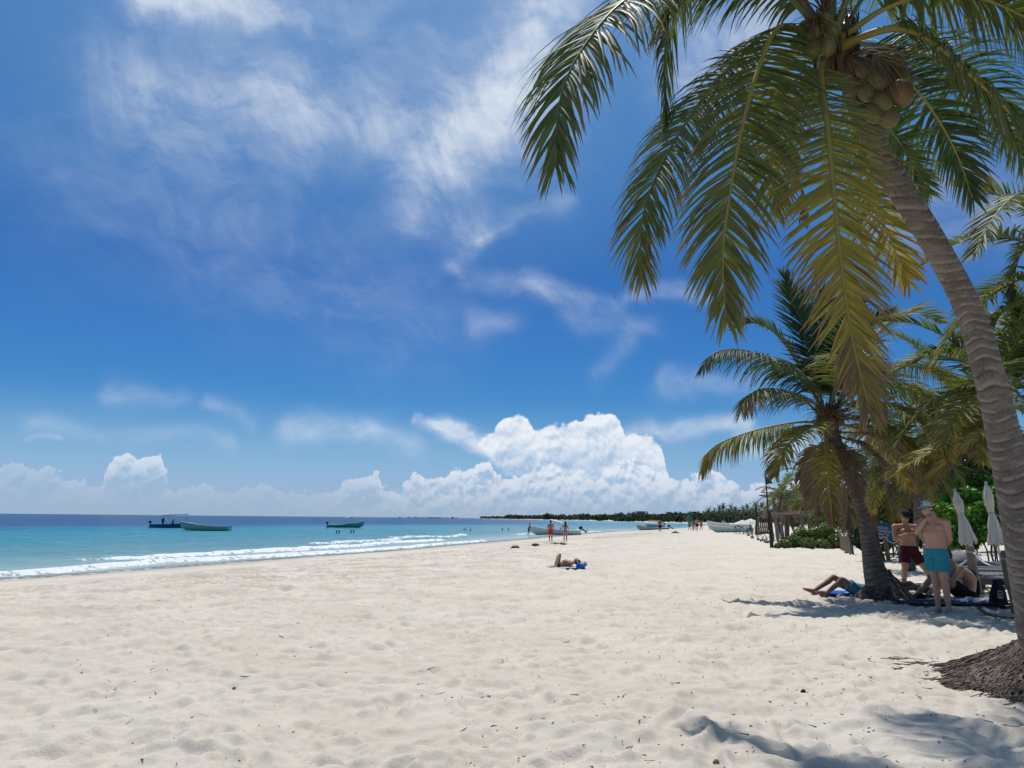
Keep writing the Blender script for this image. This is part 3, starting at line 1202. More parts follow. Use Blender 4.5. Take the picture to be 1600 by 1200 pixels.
GF = [
    # (points (x, y, distance), options)
    dict(p=[(1285, 45, 6.5), (1180, -50, 6.1), (1060, -42, 5.7), (968, 8, 5.4), (903, 88, 5.2), (873, 165, 5.1), (868, 258, 5.05)], nleaf=105, leaf=0.86, droop=2.2, seed=21, petiole=0.16, vee=0.0, side=(.9, -.5, .1)),
    dict(p=[(1290, 45, 6.5), (1222, -35, 6.35), (1145, -52, 6.15), (1078, -25, 6.0), (1036, 34, 5.95)], nleaf=85, leaf=0.78, droop=3.0, seed=39, petiole=0.16, vee=0.0, age=.15),
    dict(p=[(1280, 40, 6.7), (1185, -75, 6.9), (1095, -75, 7.1), (1050, 10, 7.3), (1038, 100, 7.35), (1040, 196, 7.4)], nleaf=80, leaf=0.72, droop=3.0, seed=22, petiole=0.2, vee=0.0),
    dict(p=[(1290, 60, 6.6), (1215, 45, 6.75), (1150, 95, 6.95), (1090, 165, 7.1), (1035, 255, 7.2), (1003, 345, 7.25), (1003, 432, 7.3)], nleaf=95, leaf=0.80, droop=1.9, seed=23, age=0.16, tip_age=0.25, vee=0.0, petiole=0.2, side=(.65, -.75, 0)),
    dict(p=[(1290, 65, 6.5), (1222, 40, 6.35), (1188, 100, 6.25), (1162, 190, 6.15), (1143, 290, 6.1), (1130, 395, 6.1), (1134, 496, 6.1)], nleaf=100, leaf=0.76, droop=1.7, seed=24, age=0.2, tip_age=0.25, vee=0.1, petiole=0.14, side=(0.85, -0.5, -0.1)),
    dict(p=[(1288, 78, 6.5), (1282, 110, 6.3), (1292, 190, 6.0), (1303, 300, 5.8), (1314, 410, 5.7), (1332, 530, 5.65), (1358, 640, 5.62)], nleaf=112, leaf=0.60, droop=1.0, seed=25, age=0.30, tip_age=0.75, vee=-0.05, petiole=0.12, side=(1, -0.1, 0), stalk='y', spread=60, r0=0.042),
    dict(p=[(1318, 90, 6.75), (1362, 160, 7.2), (1392, 205, 7.5), (1420, 245, 7.7), (1452, 300, 7.9)], nleaf=60, leaf=0.62, droop=0.7, seed=26, vee=0.05, age=0.1, side=(0.8, 0.1, 0.6), petiole=0.2, leafm='fresh'),
    dict(p=[(1310, 85, 6.8), (1330, 180, 7.6), (1352, 270, 8.0), (1385, 360, 8.2), (1420, 440, 8.3)], nleaf=70, leaf=0.66, droop=1.2, seed=27, vee=0.0, age=0.25, tip_age=0.5, petiole=0.3),
    dict(p=[(1318, 80, 6.5), (1362, 52, 6.2), (1412, 44, 6.0), (1462, 66, 5.8), (1530, 126, 5.6), (1600, 195, 5.5), (1680, 290, 5.4), (1730, 380, 5.4)], nleaf=110, leaf=0.80, droop=2.6, seed=28, age=0.2, tip_age=0.25, stalk='y', r0=0.044, petiole=0.2, vee=-0.02),
    dict(p=[(1312, 55, 6.7), (1380, -40, 6.9), (1480, -60, 7.1), (1580, -20, 7.2), (1660, 60, 7.3), (1720, 170, 7.4)], nleaf=90, leaf=0.84, droop=3.0, seed=29, age=0.12, petiole=0.18),
    dict(p=[(1305, 40, 6.4), (1370, -110, 5.9), (1480, -170, 5.5), (1600, -130, 5.2), (1700, -40, 5.1)], nleaf=90, leaf=0.84, droop=3.0, seed=30, age=0.15, petiole=0.15),
    dict(p=[(1295, 30, 6.7), (1260, -110, 7.0), (1215, -190, 7.3), (1160, -180, 7.7), (1120, -100, 8.0)], nleaf=80, leaf=0.80, droop=2.8, seed=31, petiole=0.2),
    dict(p=[(1300, 30, 6.6), (1310, -120, 6.7), (1330, -250, 6.9), (1370, -330, 7.2)], nleaf=70, leaf=0.7, droop=0.6, seed=32, petiole=0.2, leafm='fresh'),
    dict(p=[(1300, 30, 6.4), (1275, -150, 6.0), (1290, -280, 5.4), (1330, -330, 4.8), (1380, -280, 4.3)], nleaf=80, leaf=0.7, droop=1.3, seed=33, petiole=0.2),
    dict(p=[(1290, 60, 6.75), (1245, 80, 7.2), (1215, 150, 7.7), (1205, 240, 8.0), (1215, 330, 8.1)], nleaf=75, leaf=0.7, droop=2.2, seed=34, petiole=0.25, age=0.25, tip_age=0.3),
    dict(p=[(1320, 65, 6.9), (1400, 75, 7.6), (1490, 110, 8.2), (1560, 180, 8.7), (1600, 260, 9.0)], nleaf=85, leaf=0.8, droop=2.4, seed=35, petiole=0.2, age=0.15, leafm='dark'),
    dict(p=[(1314, 62, 6.5), (1385, 12, 6.2), (1480, -12, 6.0), (1590, 20, 5.9), (1690, 100, 5.8)], nleaf=95, leaf=0.8, droop=2.8, seed=37, age=0.2, petiole=0.2),
    dict(p=[(1316, 75, 6.9), (1375, 95, 7.4), (1440, 150, 7.8), (1490, 230, 8.0), (1520, 310, 8.1)], nleaf=80, leaf=0.66, droop=2.2, seed=38, age=0.2, petiole=0.25, leafm='dark'),
]
for g in GF:
    g = dict(g)
    pp = loc(px_path(g.pop('p')))
    pp[0] = hub - PO + (pp[0] - (hub - PO)) * 0.6
    sm = {'y': M_STALK, 'o': M_STALK_OR, 'g': M_STALK_GR}[g.pop('stalk', 'g' if g.get('age', 0.1) < 0.18 else 'y')]
    lm = {'fresh': M_LEAF_FRESH, 'dark': M_LEAF_DK, 'std': M_LEAF}[g.pop('leafm', 'std')]
    g.setdefault('r0', 0.034)
    g['nleaf'] = int(g['nleaf'] * 1.7)
    g.setdefault('width', 0.030)
    frond(palm, pp, lm, sm, **g)
# a dry stalk hanging behind the middle leaf
frond(palm, loc(px_path([(1290, 90, 6.8), (1235, 195, 7.0), (1243, 260, 7.0), (1262, 345, 7.0)])), M_DEAD, M_STALK_OR, label='dry orange stalk hanging down', nleaf=22, leaf=0.3, droop=2.5, age=0.8, petiole=0.55, seed=36, r0=0.022)
# coconuts
rg = random.Random(4)
for (x_, y_, dd_, r_, mt) in [(1271, 52, 6.3, .095, 'g'), (1292, 74, 6.28, .10, 'g'), (1268, 78, 6.3, .10, 'g'), (1248, 68, 6.4, .095, 'g'), (1285, 32, 6.35, .09, 'g'), (1300, 48, 6.35, .095, 'g'), (1258, 45, 6.45, .09, 'g'),
                             (1374, 112, 6.35, .10, 'o'), (1398, 98, 6.4, .10, 'o'), (1375, 125, 6.3, .105, 'o'), (1408, 146, 6.25, .125, 'b'), (1380, 160, 6.3, .10, 'o'), (1365, 178, 6.35, .095, 'o'), (1388, 183, 6.35, .11, 'o'),
                             (1355, 145, 6.4, .095, 'o'), (1405, 118, 6.4, .095, 'o'), (1350, 110, 6.45, .09, 'o'), (1370, 88, 6.5, .09, 'o')]:
    p = at(x_, y_, dd_) - PO
    ax = (p - (hub - PO) + Vector((0, 0, -0.35)) + Vector((rg.gauss(0, .1), rg.gauss(0, .1), 0))).normalized()
    coconut(palm, p, r_ * 0.84, {'g': M_NUT_GREEN, 'b': M_NUT_BROWN, 'o': M_NUT_OLIVE}[mt], ax)
inflorescence(palm, at(1320, 90, 6.5) - PO, (0.5, -0.5, -0.4), 44, 0.62, 3, M_STALK_DEAD)
inflorescence(palm, at(1365, 85, 6.25) - PO, (0.35, -0.25, -0.7), 20, 0.5, 13, M_STALK_DEAD)
inflorescence(palm, at(1275, 30, 6.3) - PO, (-0.2, -0.4, -0.3), 36, 0.45, 14, M_FIBRE)
inflorescence(palm, at(1290, 25, 6.4) - PO, (-0.2, -0.6, 0.5), 30, 0.45, 4, M_FIBRE)
inflorescence(palm, at(1345, 95, 6.5) - PO, (0.7, -0.3, -0.2), 26, 0.6, 6, M_FIBRE)

# ------------------------------------------------------------------ the palm that shades the group
b2 = on(1383, 936, 0.0)
PO2 = Vector((b2.x, b2.y, 0))
palm2 = thing('coconut_palm', 'shorter coconut palm with shaggy brown skirt shading the group of bathers', 'palm tree', PO2, 0, 'coconut palms along the beach')
D2 = b2.y
tp2 = [at(1296, 668, D2 - 0.1), at(1318, 722, D2), at(1340, 780, D2), at(1349, 815, D2), at(1358, 855, D2), at(1369, 900, D2), b2 + Vector((0, 0, 0.0))]
trunk(palm2, loc(tp2, PO2), [0.14, 0.120, 0.112, 0.112, 0.152, 0.235, 0.34], M_BARK_DK, ring=0.10, na=32, seed=9, rings_n=6, amp=0.035)
root_mound(palm2, (0, 0, 0.0), 0.62, 0.55, 0.55, 1500, 15, 0.012)
hub2 = at(1294, 655, D2 - 0.1)
fibre_sheath(palm2, hub2 - PO2, 0.17, 0.62, 160, 18)
d2 = D2 - 0.1
G2 = [
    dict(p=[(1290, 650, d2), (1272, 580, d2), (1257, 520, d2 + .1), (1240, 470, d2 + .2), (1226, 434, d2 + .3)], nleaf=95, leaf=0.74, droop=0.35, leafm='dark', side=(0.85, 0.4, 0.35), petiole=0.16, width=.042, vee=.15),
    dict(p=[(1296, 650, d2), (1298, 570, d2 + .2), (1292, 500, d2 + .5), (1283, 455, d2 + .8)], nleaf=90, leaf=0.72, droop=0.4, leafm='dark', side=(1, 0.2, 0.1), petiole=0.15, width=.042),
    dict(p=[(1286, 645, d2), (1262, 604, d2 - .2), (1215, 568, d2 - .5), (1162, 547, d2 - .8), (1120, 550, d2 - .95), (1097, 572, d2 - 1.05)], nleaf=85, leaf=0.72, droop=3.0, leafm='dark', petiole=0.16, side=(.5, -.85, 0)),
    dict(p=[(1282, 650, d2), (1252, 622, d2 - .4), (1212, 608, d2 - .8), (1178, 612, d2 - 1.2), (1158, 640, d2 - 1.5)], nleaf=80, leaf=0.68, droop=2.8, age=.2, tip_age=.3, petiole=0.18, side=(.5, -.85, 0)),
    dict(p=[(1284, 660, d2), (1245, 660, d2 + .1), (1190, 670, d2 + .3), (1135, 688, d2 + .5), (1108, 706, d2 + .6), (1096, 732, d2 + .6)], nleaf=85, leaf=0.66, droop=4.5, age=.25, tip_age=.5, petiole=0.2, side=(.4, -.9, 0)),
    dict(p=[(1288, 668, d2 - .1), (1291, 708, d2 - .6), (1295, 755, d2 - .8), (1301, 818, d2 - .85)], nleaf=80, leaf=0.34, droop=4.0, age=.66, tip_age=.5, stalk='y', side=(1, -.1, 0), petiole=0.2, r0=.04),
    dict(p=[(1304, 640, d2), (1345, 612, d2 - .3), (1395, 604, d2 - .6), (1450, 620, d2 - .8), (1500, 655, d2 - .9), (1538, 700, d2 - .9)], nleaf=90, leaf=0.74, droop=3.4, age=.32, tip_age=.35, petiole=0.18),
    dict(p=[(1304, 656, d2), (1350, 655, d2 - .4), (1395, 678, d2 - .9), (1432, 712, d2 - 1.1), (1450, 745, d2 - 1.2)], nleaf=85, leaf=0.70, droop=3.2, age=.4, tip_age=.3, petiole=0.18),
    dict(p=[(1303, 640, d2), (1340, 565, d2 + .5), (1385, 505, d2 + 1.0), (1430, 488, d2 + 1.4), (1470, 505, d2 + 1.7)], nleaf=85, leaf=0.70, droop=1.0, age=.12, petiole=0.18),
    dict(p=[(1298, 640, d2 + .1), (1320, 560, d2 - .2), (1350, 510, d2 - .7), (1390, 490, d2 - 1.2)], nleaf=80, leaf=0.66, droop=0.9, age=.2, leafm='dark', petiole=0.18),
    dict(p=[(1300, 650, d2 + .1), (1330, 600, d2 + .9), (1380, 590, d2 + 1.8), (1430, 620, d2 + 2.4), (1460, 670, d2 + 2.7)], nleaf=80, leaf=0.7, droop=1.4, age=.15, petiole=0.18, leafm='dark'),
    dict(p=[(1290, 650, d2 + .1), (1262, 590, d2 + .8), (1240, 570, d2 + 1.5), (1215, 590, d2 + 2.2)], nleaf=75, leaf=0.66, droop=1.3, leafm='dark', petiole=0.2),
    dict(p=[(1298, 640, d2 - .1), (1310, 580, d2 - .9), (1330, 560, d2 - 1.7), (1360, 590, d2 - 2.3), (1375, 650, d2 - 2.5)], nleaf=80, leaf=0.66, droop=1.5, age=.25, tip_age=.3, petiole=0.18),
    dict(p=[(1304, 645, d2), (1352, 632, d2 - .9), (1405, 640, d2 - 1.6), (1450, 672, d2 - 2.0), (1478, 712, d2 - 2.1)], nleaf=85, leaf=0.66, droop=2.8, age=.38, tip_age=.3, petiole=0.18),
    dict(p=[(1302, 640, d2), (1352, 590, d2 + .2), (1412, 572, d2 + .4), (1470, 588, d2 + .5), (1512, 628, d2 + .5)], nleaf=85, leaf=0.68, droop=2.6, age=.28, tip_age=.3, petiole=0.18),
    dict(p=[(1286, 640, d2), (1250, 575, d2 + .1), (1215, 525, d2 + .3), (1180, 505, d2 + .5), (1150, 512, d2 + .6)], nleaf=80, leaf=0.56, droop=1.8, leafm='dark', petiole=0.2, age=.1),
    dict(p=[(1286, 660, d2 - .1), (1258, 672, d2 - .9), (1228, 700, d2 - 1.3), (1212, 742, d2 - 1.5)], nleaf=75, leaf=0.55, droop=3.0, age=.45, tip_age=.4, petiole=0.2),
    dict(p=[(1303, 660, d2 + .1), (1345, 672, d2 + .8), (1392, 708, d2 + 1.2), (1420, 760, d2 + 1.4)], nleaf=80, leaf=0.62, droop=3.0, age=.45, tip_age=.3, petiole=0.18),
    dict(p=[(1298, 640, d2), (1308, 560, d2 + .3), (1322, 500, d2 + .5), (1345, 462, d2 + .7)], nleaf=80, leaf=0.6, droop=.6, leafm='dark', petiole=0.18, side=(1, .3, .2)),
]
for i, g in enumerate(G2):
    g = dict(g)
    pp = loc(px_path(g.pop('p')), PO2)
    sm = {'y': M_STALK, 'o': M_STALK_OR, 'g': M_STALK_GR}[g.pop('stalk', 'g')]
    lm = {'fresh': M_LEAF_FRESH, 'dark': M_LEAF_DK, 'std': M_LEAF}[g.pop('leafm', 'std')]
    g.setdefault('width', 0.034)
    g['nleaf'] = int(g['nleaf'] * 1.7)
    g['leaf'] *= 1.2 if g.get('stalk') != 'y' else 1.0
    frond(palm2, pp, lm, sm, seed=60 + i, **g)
for i, (pp, kw) in enumerate([
        ([(1298, 690, d2 - .1), (1278, 720, d2 - .25), (1274, 755, d2 - .3), (1280, 800, d2 - .3)], dict(nleaf=60, leaf=.46, droop=2.6)),
        ([(1302, 685, d2), (1330, 715, d2 - .3), (1336, 740, d2 - .45), (1340, 772, d2 - .5)], dict(nleaf=60, leaf=.42, droop=2.4)),
        ([(1306, 680, d2), (1345, 695, d2 - .1), (1378, 725, d2 - .2), (1392, 752, d2 - .2)], dict(nleaf=60, leaf=.45, droop=2.2)),
        ([(1300, 690, d2 + .2), (1318, 730, d2 + .5), (1325, 780, d2 + .6), (1322, 825, d2 + .6)], dict(nleaf=60, leaf=.45, droop=2.4)),
        ([(1306, 675, d2 + .1), (1360, 680, d2 + .5), (1405, 705, d2 + .9), (1436, 745, d2 + 1.1)], dict(nleaf=60, leaf=.65, droop=2.2)),
        ([(1292, 690, d2), (1268, 705, d2 + .3), (1260, 735, d2 + .5), (1264, 775, d2 + .5)], dict(nleaf=50, leaf=.42, droop=2.4))]):
    kw['nleaf'] = 110
    kw['droop'] *= 1.7
    frond(palm2, loc(px_path(pp), PO2), M_DEAD, M_STALK_DEAD, name='dead_frond', label='dead brown frond hanging against the trunk', age=0.4 + 0.15 * (i % 3), seed=90 + i, petiole=0.15, r0=.028, ragged=.3, **kw)
for i in range(4):
    inflorescence(palm2, hub2 - PO2 + Vector((-.1 + .08 * i, -.12, 0.0)), (-0.8 + 0.5 * i, -0.7, 0.25), 30, 0.7, 70 + i, simple('palm_flower', (0.30, 0.215, 0.115), 0.8, 0.1, 0.2))
rg = random.Random(6)
for i in range(6):
    a = rg.uniform(pi * 1.0, pi * 2.0)
    coconut(palm2, hub2 - PO2 + Vector((cos(a) * .22, sin(a) * .22, -.12 + rg.uniform(-.1, .1))), 0.085, M_NUT_OLIVE, (cos(a), sin(a), -.6))

# ================================================================== people
def place(px, py):
    """the spot of the ground seen at that pixel"""
    d = ray(px, py)
    t = 1.0
    o = Vector((0, 0, CAM_Z))
    lo, hi = 2.0, None
    s = 2.0
    while s < 4000:
        p = o + d * s
        if p.z < max(gz(p.x, p.y), SEA_Z):
            hi = s
            break
        lo = s
        s *= 1.04
    if hi is None:
        hi = lo
    for _ in range(30):
        mid = (lo + hi) / 2
        p = o + d * mid
        if p.z < max(gz(p.x, p.y), SEA_Z):
            hi = mid
        else:
            lo = mid
    return o + d * hi


def skin_mat(name, col, hairy=0.0):
    m = new_mat(name)
    P = objco()
    n = noise(P, 9, 4, 0.6)
    n2 = noise(P, 70, 3, 0.6)
    c = mixc(n, tuple(v * 0.86 for v in col), tuple(v * 1.12 for v in col))
    c = mixc(sstep(n2, 0.5, 0.75, 0, hairy), c, tuple(v * 0.35 for v in col))
    out(principled(c, 0.5, 0.35, bump(n2, 0.15, 0.004)))
    return m


SK_TAN = skin_mat('skin_tanned', (0.365, 0.192, 0.122))
SK_FAIR = skin_mat('skin_sunburnt', (0.54, 0.300, 0.210))
SK_BRN = skin_mat('skin_brown', (0.225, 0.118, 0.075))
SK_MID = skin_mat('skin_medium', (0.42, 0.240, 0.165))
CL = {}


def cloth(name, col, rough=0.85):
    if name not in CL:
        m = new_mat('cloth_' + name)
        P = objco()
        n = noise(P, 13, 4, 0.6, 1.2)
        w = noise(P, 240, 2, 0.5)
        out(principled(mixc(n, tuple(v * 0.8 for v in col), tuple(min(1, v * 1.15) for v in col)), rough, 0.15, bump(n * 0.8 + w * 0.1, 0.6, 0.03)))
        CL[name] = m
    return CL[name]


HAIR = simple('hair_dark', (0.018, 0.013, 0.010), 0.6, 0.3, 0.25, 60)
DARK = simple('dark_plastic', (0.015, 0.015, 0.017), 0.25, 0.5, 0.1)


def remeshed(mb, name, mat, parent, voxel, smooth=4):
    me = mesh_np(name + '_raw', mb.v, mb.f, mat)
    o = bpy.data.objects.new(name, me)
    COL.objects.link(o)
    r = o.modifiers.new('r', 'REMESH')
    r.mode = 'VOXEL'
    r.voxel_size = voxel
    s = o.modifiers.new('s', 'SMOOTH')
    s.iterations = smooth
    s.factor = 0.5
    dg = bpy.context.evaluated_depsgraph_get()
    e = o.evaluated_get(dg)
    nm = bpy.data.meshes.new_from_object(e)
    nm.name = name
    o.modifiers.clear()
    o.data = nm
    nm.materials.clear()
    nm.materials.append(mat)
    nm.polygons.foreach_set('use_smooth', np.ones(len(nm.polygons), dtype=bool))
    bpy.data.meshes.remove(me)
    o.parent = parent
    return o


def cone(mb, a, b, ra, rb, n=14, flat=None):
    a, b = Vector(a), Vector(b)
    mb.tube([a, b], [ra, rb], n)
    mb.ball(a, ra, n=n, m=8)
    mb.ball(b, rb, n=n, m=8)


def ell_loft(mb, secs, n=20):
    """closed loft of ellipses: (centre, right vec, forward vec, half width, half depth)"""
    v, f = [], []
    for c, r, fw, hw, hd in secs:
        for j in range(n):
            q = 2 * pi * j / n
            v.append(Vector(c) + r * (cos(q) * hw) + fw * (sin(q) * hd))
    k_ = len(secs)
    for i in range(k_ - 1):
        for j in range(n):
            j2 = (j + 1) % n
            f.append([i * n + j, i * n + j2, (i + 1) * n + j2, (i + 1) * n + j])
    f.append(list(range(n))[::-1])
    f.append([(k_ - 1) * n + j for j in range(n)])
    mb.add(v, f)


def hand(mb, w, d, palm_n, curl=0.6, s=1.0, thumb_side=1):
    """palm, four unequal bent fingers and a thumb; d along the hand, palm_n out of the palm"""
    d = Vector(d).normalized()
    nrm = Vector(palm_n)
    nrm = (nrm - d * nrm.dot(d)).normalized()
    sd = d.cross(nrm) * thumb_side
    w = Vector(w)
    M = Matrix((sd, d, nrm)).transposed()
    mb.ball(w + d * 0.05 * s, (0.040 * s, 0.055 * s, 0.019 * s), M, 12, 8)
    for i, (off, L) in enumerate(((0.030, .068), (0.010, .078), (-0.010, .073), (-0.029, .056))):
        p = w + d * 0.085 * s + sd * off * s
        e = d.copy()
        pts = [p - d * 0.02 * s, p]
        for k_, fr in enumerate((.45, .32, .23)):
            e = (e + nrm * curl * (0.5 + 0.25 * k_)).normalized()
            pts.append(pts[-1] + e * L * fr * s)
        mb.tube(pts, [.0098 * s, .0098 * s, .0092 * s, .0086 * s, .0074 * s], 8)
    p = w + d * 0.025 * s + sd * 0.034 * s
    e = (d * 0.6 + sd * 0.7 + nrm * 0.3).normalized()
    pts = [p, p + e * .032 * s]
    e = (e + d * 0.5 + nrm * 0.3).normalized()
    pts += [pts[-1] + e * .03 * s]
    mb.tube(pts, [.0125 * s, .0110 * s, .0088 * s], 8)


def person(label, origin, J, skin, fwd, head_f=None, head_u=(0, 0, 1), shorts=None, hem=0.55, hair=HAIR, hair_long=False, cap=None, glasses=False, female=False,
           s=1.0, voxel=0.0095, group=None, rz=0.0, top=None, detail=True, shorts_name='shorts', beard=False):
    """J: joints in metres from the origin: pelvis, neck, head, and l_/r_ of shoulder, elbow, wrist, hip, knee, ankle"""
    t = thing('person', label, 'person', origin, rz, group)
    J = {k_: Vector(v) for k_, v in J.items()}
    fwd = Vector(fwd).normalized()
    mb = MB()
    pel, nk, hd = J['pelvis'], J['neck'], J['head']
    sp = nk - pel
    if 'l_hip' not in J:
        rt = fwd.cross(sp).normalized()
        J['l_hip'], J['r_hip'] = pel - rt * 0.095 * s - sp.normalized() * .04, pel + rt * 0.095 * s - sp.normalized() * .04
    hip_r = (J['r_hip'] - J['l_hip']).normalized()
    sh_r = (J['r_shoulder'] - J['l_shoulder']).normalized()
    W = 0.9 if female else 1.0
    bend = J.get('belly', pel.lerp(nk, 0.45))
    ctrl = [pel - sp.normalized() * 0.10 * s, pel, bend, pel.lerp(nk, 0.72) + (bend - pel.lerp(nk, 0.45)) * 0.5, pel.lerp(nk, 0.92), nk]
    hw = [0.125, 0.165, 0.148 * W, 0.172 * W, 0.150 * W, 0.062]
    hdp = [0.090, 0.112, 0.100, 0.118, 0.085, 0.058]
    if female:
        hw[0], hw[1], hw[2] = 0.14, 0.172, 0.125
    path, _ = catmull(ctrl, 16)
    secs = []
    for i, p in enumerate(path):
        u = i / 15 * 5
        k_ = min(int(u), 4)
        fr = u - k_
        tng = (path[min(i + 1, 15)] - path[max(i - 1, 0)]).normalized()
        r = hip_r.lerp(sh_r, i / 15)
        r = (r - tng * r.dot(tng)).normalized()
        fw = tng.cross(r)
        secs.append((p, r, fw, (hw[k_] * (1 - fr) + hw[k_ + 1] * fr) * s, (hdp[k_] * (1 - fr) + hdp[k_ + 1] * fr) * s))
    ell_loft(mb, secs)
    tn = (nk - ctrl[3]).normalized()
    fw_ch = tn.cross(sh_r)
    if fw_ch.dot(fwd) < 0:
        fw_ch = -fw_ch
    for sg in (-1, 1):                                      # chest
        c = pel.lerp(nk, 0.70) + sh_r * 0.078 * s * sg + fw_ch * (0.052 if not female else 0.068) * s
        mb.ball(c, Vector((0.082, 0.066, 0.060)) * s if not female else 0.066 * s, Matrix((sh_r, fw_ch, tn)).transposed(), 16, 10)
    for sd in ('l_', 'r_'):
        S_, E_, W_ = J[sd + 'shoulder'], J[sd + 'elbow'], J[sd + 'wrist']
        a = W if female else 1
        mb.ball(S_, 0.066 * s * a)
        cone(mb, nk.lerp(S_, 0.3) - tn * 0.03, S_, 0.052 * s * a, 0.058 * s * a)
        cone(mb, S_, S_.lerp(E_, 0.45), 0.057 * s * a, 0.053 * s * a)
        cone(mb, S_.lerp(E_, 0.45), E_, 0.053 * s * a, 0.040 * s * a)
        cone(mb, E_, E_.lerp(W_, 0.3), 0.041 * s * a, 0.045 * s * a)
        cone(mb, E_.lerp(W_, 0.3), W_, 0.045 * s * a, 0.027 * s * a)
        hd_dir = J.get(sd + 'handdir', (W_ - E_))
        if detail:
            hand(mb, W_, hd_dir, J.get(sd + 'palm', fwd), J.get(sd + 'curl', Vector((0.55, 0, 0))).x, s, 1 if sd == 'l_' else -1)
        else:
            dr = hd_dir.normalized()
            cone(mb, W_, W_ + dr * 0.13 * s, 0.032 * s, 0.026 * s, 8)
        H_, K_, A_ = J[sd + 'hip'], J[sd + 'knee'], J[sd + 'ankle']
        cone(mb, H_, H_.lerp(K_, 0.5), 0.090 * s, 0.078 * s)
        cone(mb, H_.lerp(K_, 0.5), K_, 0.078 * s, 0.056 * s)
        mid = K_.lerp(A_, 0.32)
        thd = (K_ - H_).normalized()
        shd = (A_ - K_).normalized()
        back = J.get(sd + 'calf', -fwd)
        back = (back - shd * back.dot(shd)).normalized()
        cone(mb, K_, mid + back * 0.012, 0.054 * s, 0.057 * s)
        cone(mb, mid + back * 0.012, A_, 0.057 * s, 0.036 * s)
        td = J.get(sd + 'toe', (fwd - shd * fwd.dot(shd)))
        td = td.normalized()
        heel = A_ + shd * 0.045 * s - td * 0.035 * s
        ball_ = A_ + shd * 0.05 * s + td * 0.125 * s
        cone(mb, heel, ball_, 0.034 * s, 0.032 * s, 10)
        cone(mb, A_, ball_ - shd * 0.01, 0.036 * s, 0.027 * s, 10)
        cone(mb, ball_ + shd * 0.005, ball_ + td * 0.055 * s + shd * 0.008, 0.030 * s, 0.022 * s, 10)
    # head
    f = Vector(head_f or fwd).normalized()
    u = Vector(head_u)
    u = (u - f * u.dot(f)).normalized()
    r = f.cross(u)
    M = Matrix((r, f, u)).transposed()
    hp = lambda x, y, z_: hd + (r * x + f * y + u * z_) * s
    cone(mb, nk - tn * 0.03, hp(0, -0.025, -0.06), 0.060 * s * (0.85 if female else 1), 0.055 * s * (0.85 if female else 1))
    mb.ball(hp(0, -0.010, 0.025), (0.076 * s, 0.096 * s, 0.098 * s), M, 16, 12)
    mb.ball(hp(0, 0.018, -0.045), (0.060 * s, 0.070 * s, 0.068 * s), M, 14, 10)
    mb.ball(hp(0, 0.055, -0.092), (0.030 * s, 0.026 * s, 0.022 * s), M, 10, 8)
    if detail:
        mb.tube([hp(0, 0.080, 0.020), hp(0, 0.098, -0.015), hp(0, 0.108, -0.030), hp(0, 0.088, -0.040)], [0.009 * s, 0.012 * s, 0.015 * s, 0.010 * s], 8)
        mb.ball(hp(0, 0.078, 0.032), (0.050 * s, 0.016 * s, 0.010 * s), M, 10, 6)
        mb.ball(hp(0, 0.084, -0.064), (0.024 * s, 0.010 * s, 0.009 * s), M, 10, 6)
        for sg in (-1, 1):
            mb.ball(hp(sg * 0.080, -0.012, -0.008), (0.011 * s, 0.020 * s, 0.032 * s), M, 8, 6)
    body_o = remeshed(mb, 'body', skin, t, voxel, 3)
    if hair is not None:
        h = MB()
        if cap is None:
            h.ball(hp(0, -0.020, 0.045), (0.083 * s, 0.098 * s, 0.088 * s), M, 14, 10)
            h.ball(hp(0, -0.045, -0.005), (0.078 * s, 0.070 * s, 0.080 * s), M, 14, 10)
        else:
            h.ball(hp(0, -0.030, -0.005), (0.081 * s, 0.080 * s, 0.070 * s), M, 14, 10)
        if hair_long:
            h.tube([hp(0, -0.06, 0.06), hp(0, -0.115, -0.05), hp(0, -0.125, -0.20), hp(0, -0.10, -0.33)], [0.07 * s, 0.085 * s, 0.09 * s, 0.035 * s], 12)
        remeshed(h, 'hair', hair, t, max(voxel, 0.012), 2)
    if beard:
        h = MB()
        h.ball(hp(0, 0.030, -0.062), (0.064 * s, 0.062 * s, 0.050 * s), M, 14, 10)
        remeshed(h, 'beard', simple('stubble', (0.10, 0.055, 0.035), 0.8, 0.1, 0.2, 60), t, max(voxel, 0.012), 2)
    if detail and not glasses:
        for sg in (-1, 1):
            e = MB().ball(hp(sg * 0.032, 0.074, 0.012), (0.013 * s, 0.009 * s, 0.009 * s), M, 10, 7)
            e.build('eye', simple('eye_white', (0.6, 0.58, 0.55), 0.2, 0.5, 0.02), t)
    if glasses:
        g = MB()
        for sg in (-1, 1):
            g.ball(hp(sg * 0.034, 0.086, 0.012), (0.032 * s, 0.010 * s, 0.022 * s), M, 12, 8)
            g.tube([hp(sg * 0.062, 0.078, 0.018), hp(sg * 0.082, 0.02, 0.016), hp(sg * 0.084, -0.02, 0.010)], 0.005 * s, 6)
        g.tube([hp(-0.012, 0.096, 0.018), hp(0.012, 0.096, 0.018)], 0.005 * s, 6)
        g.build('sunglasses', DARK, t)
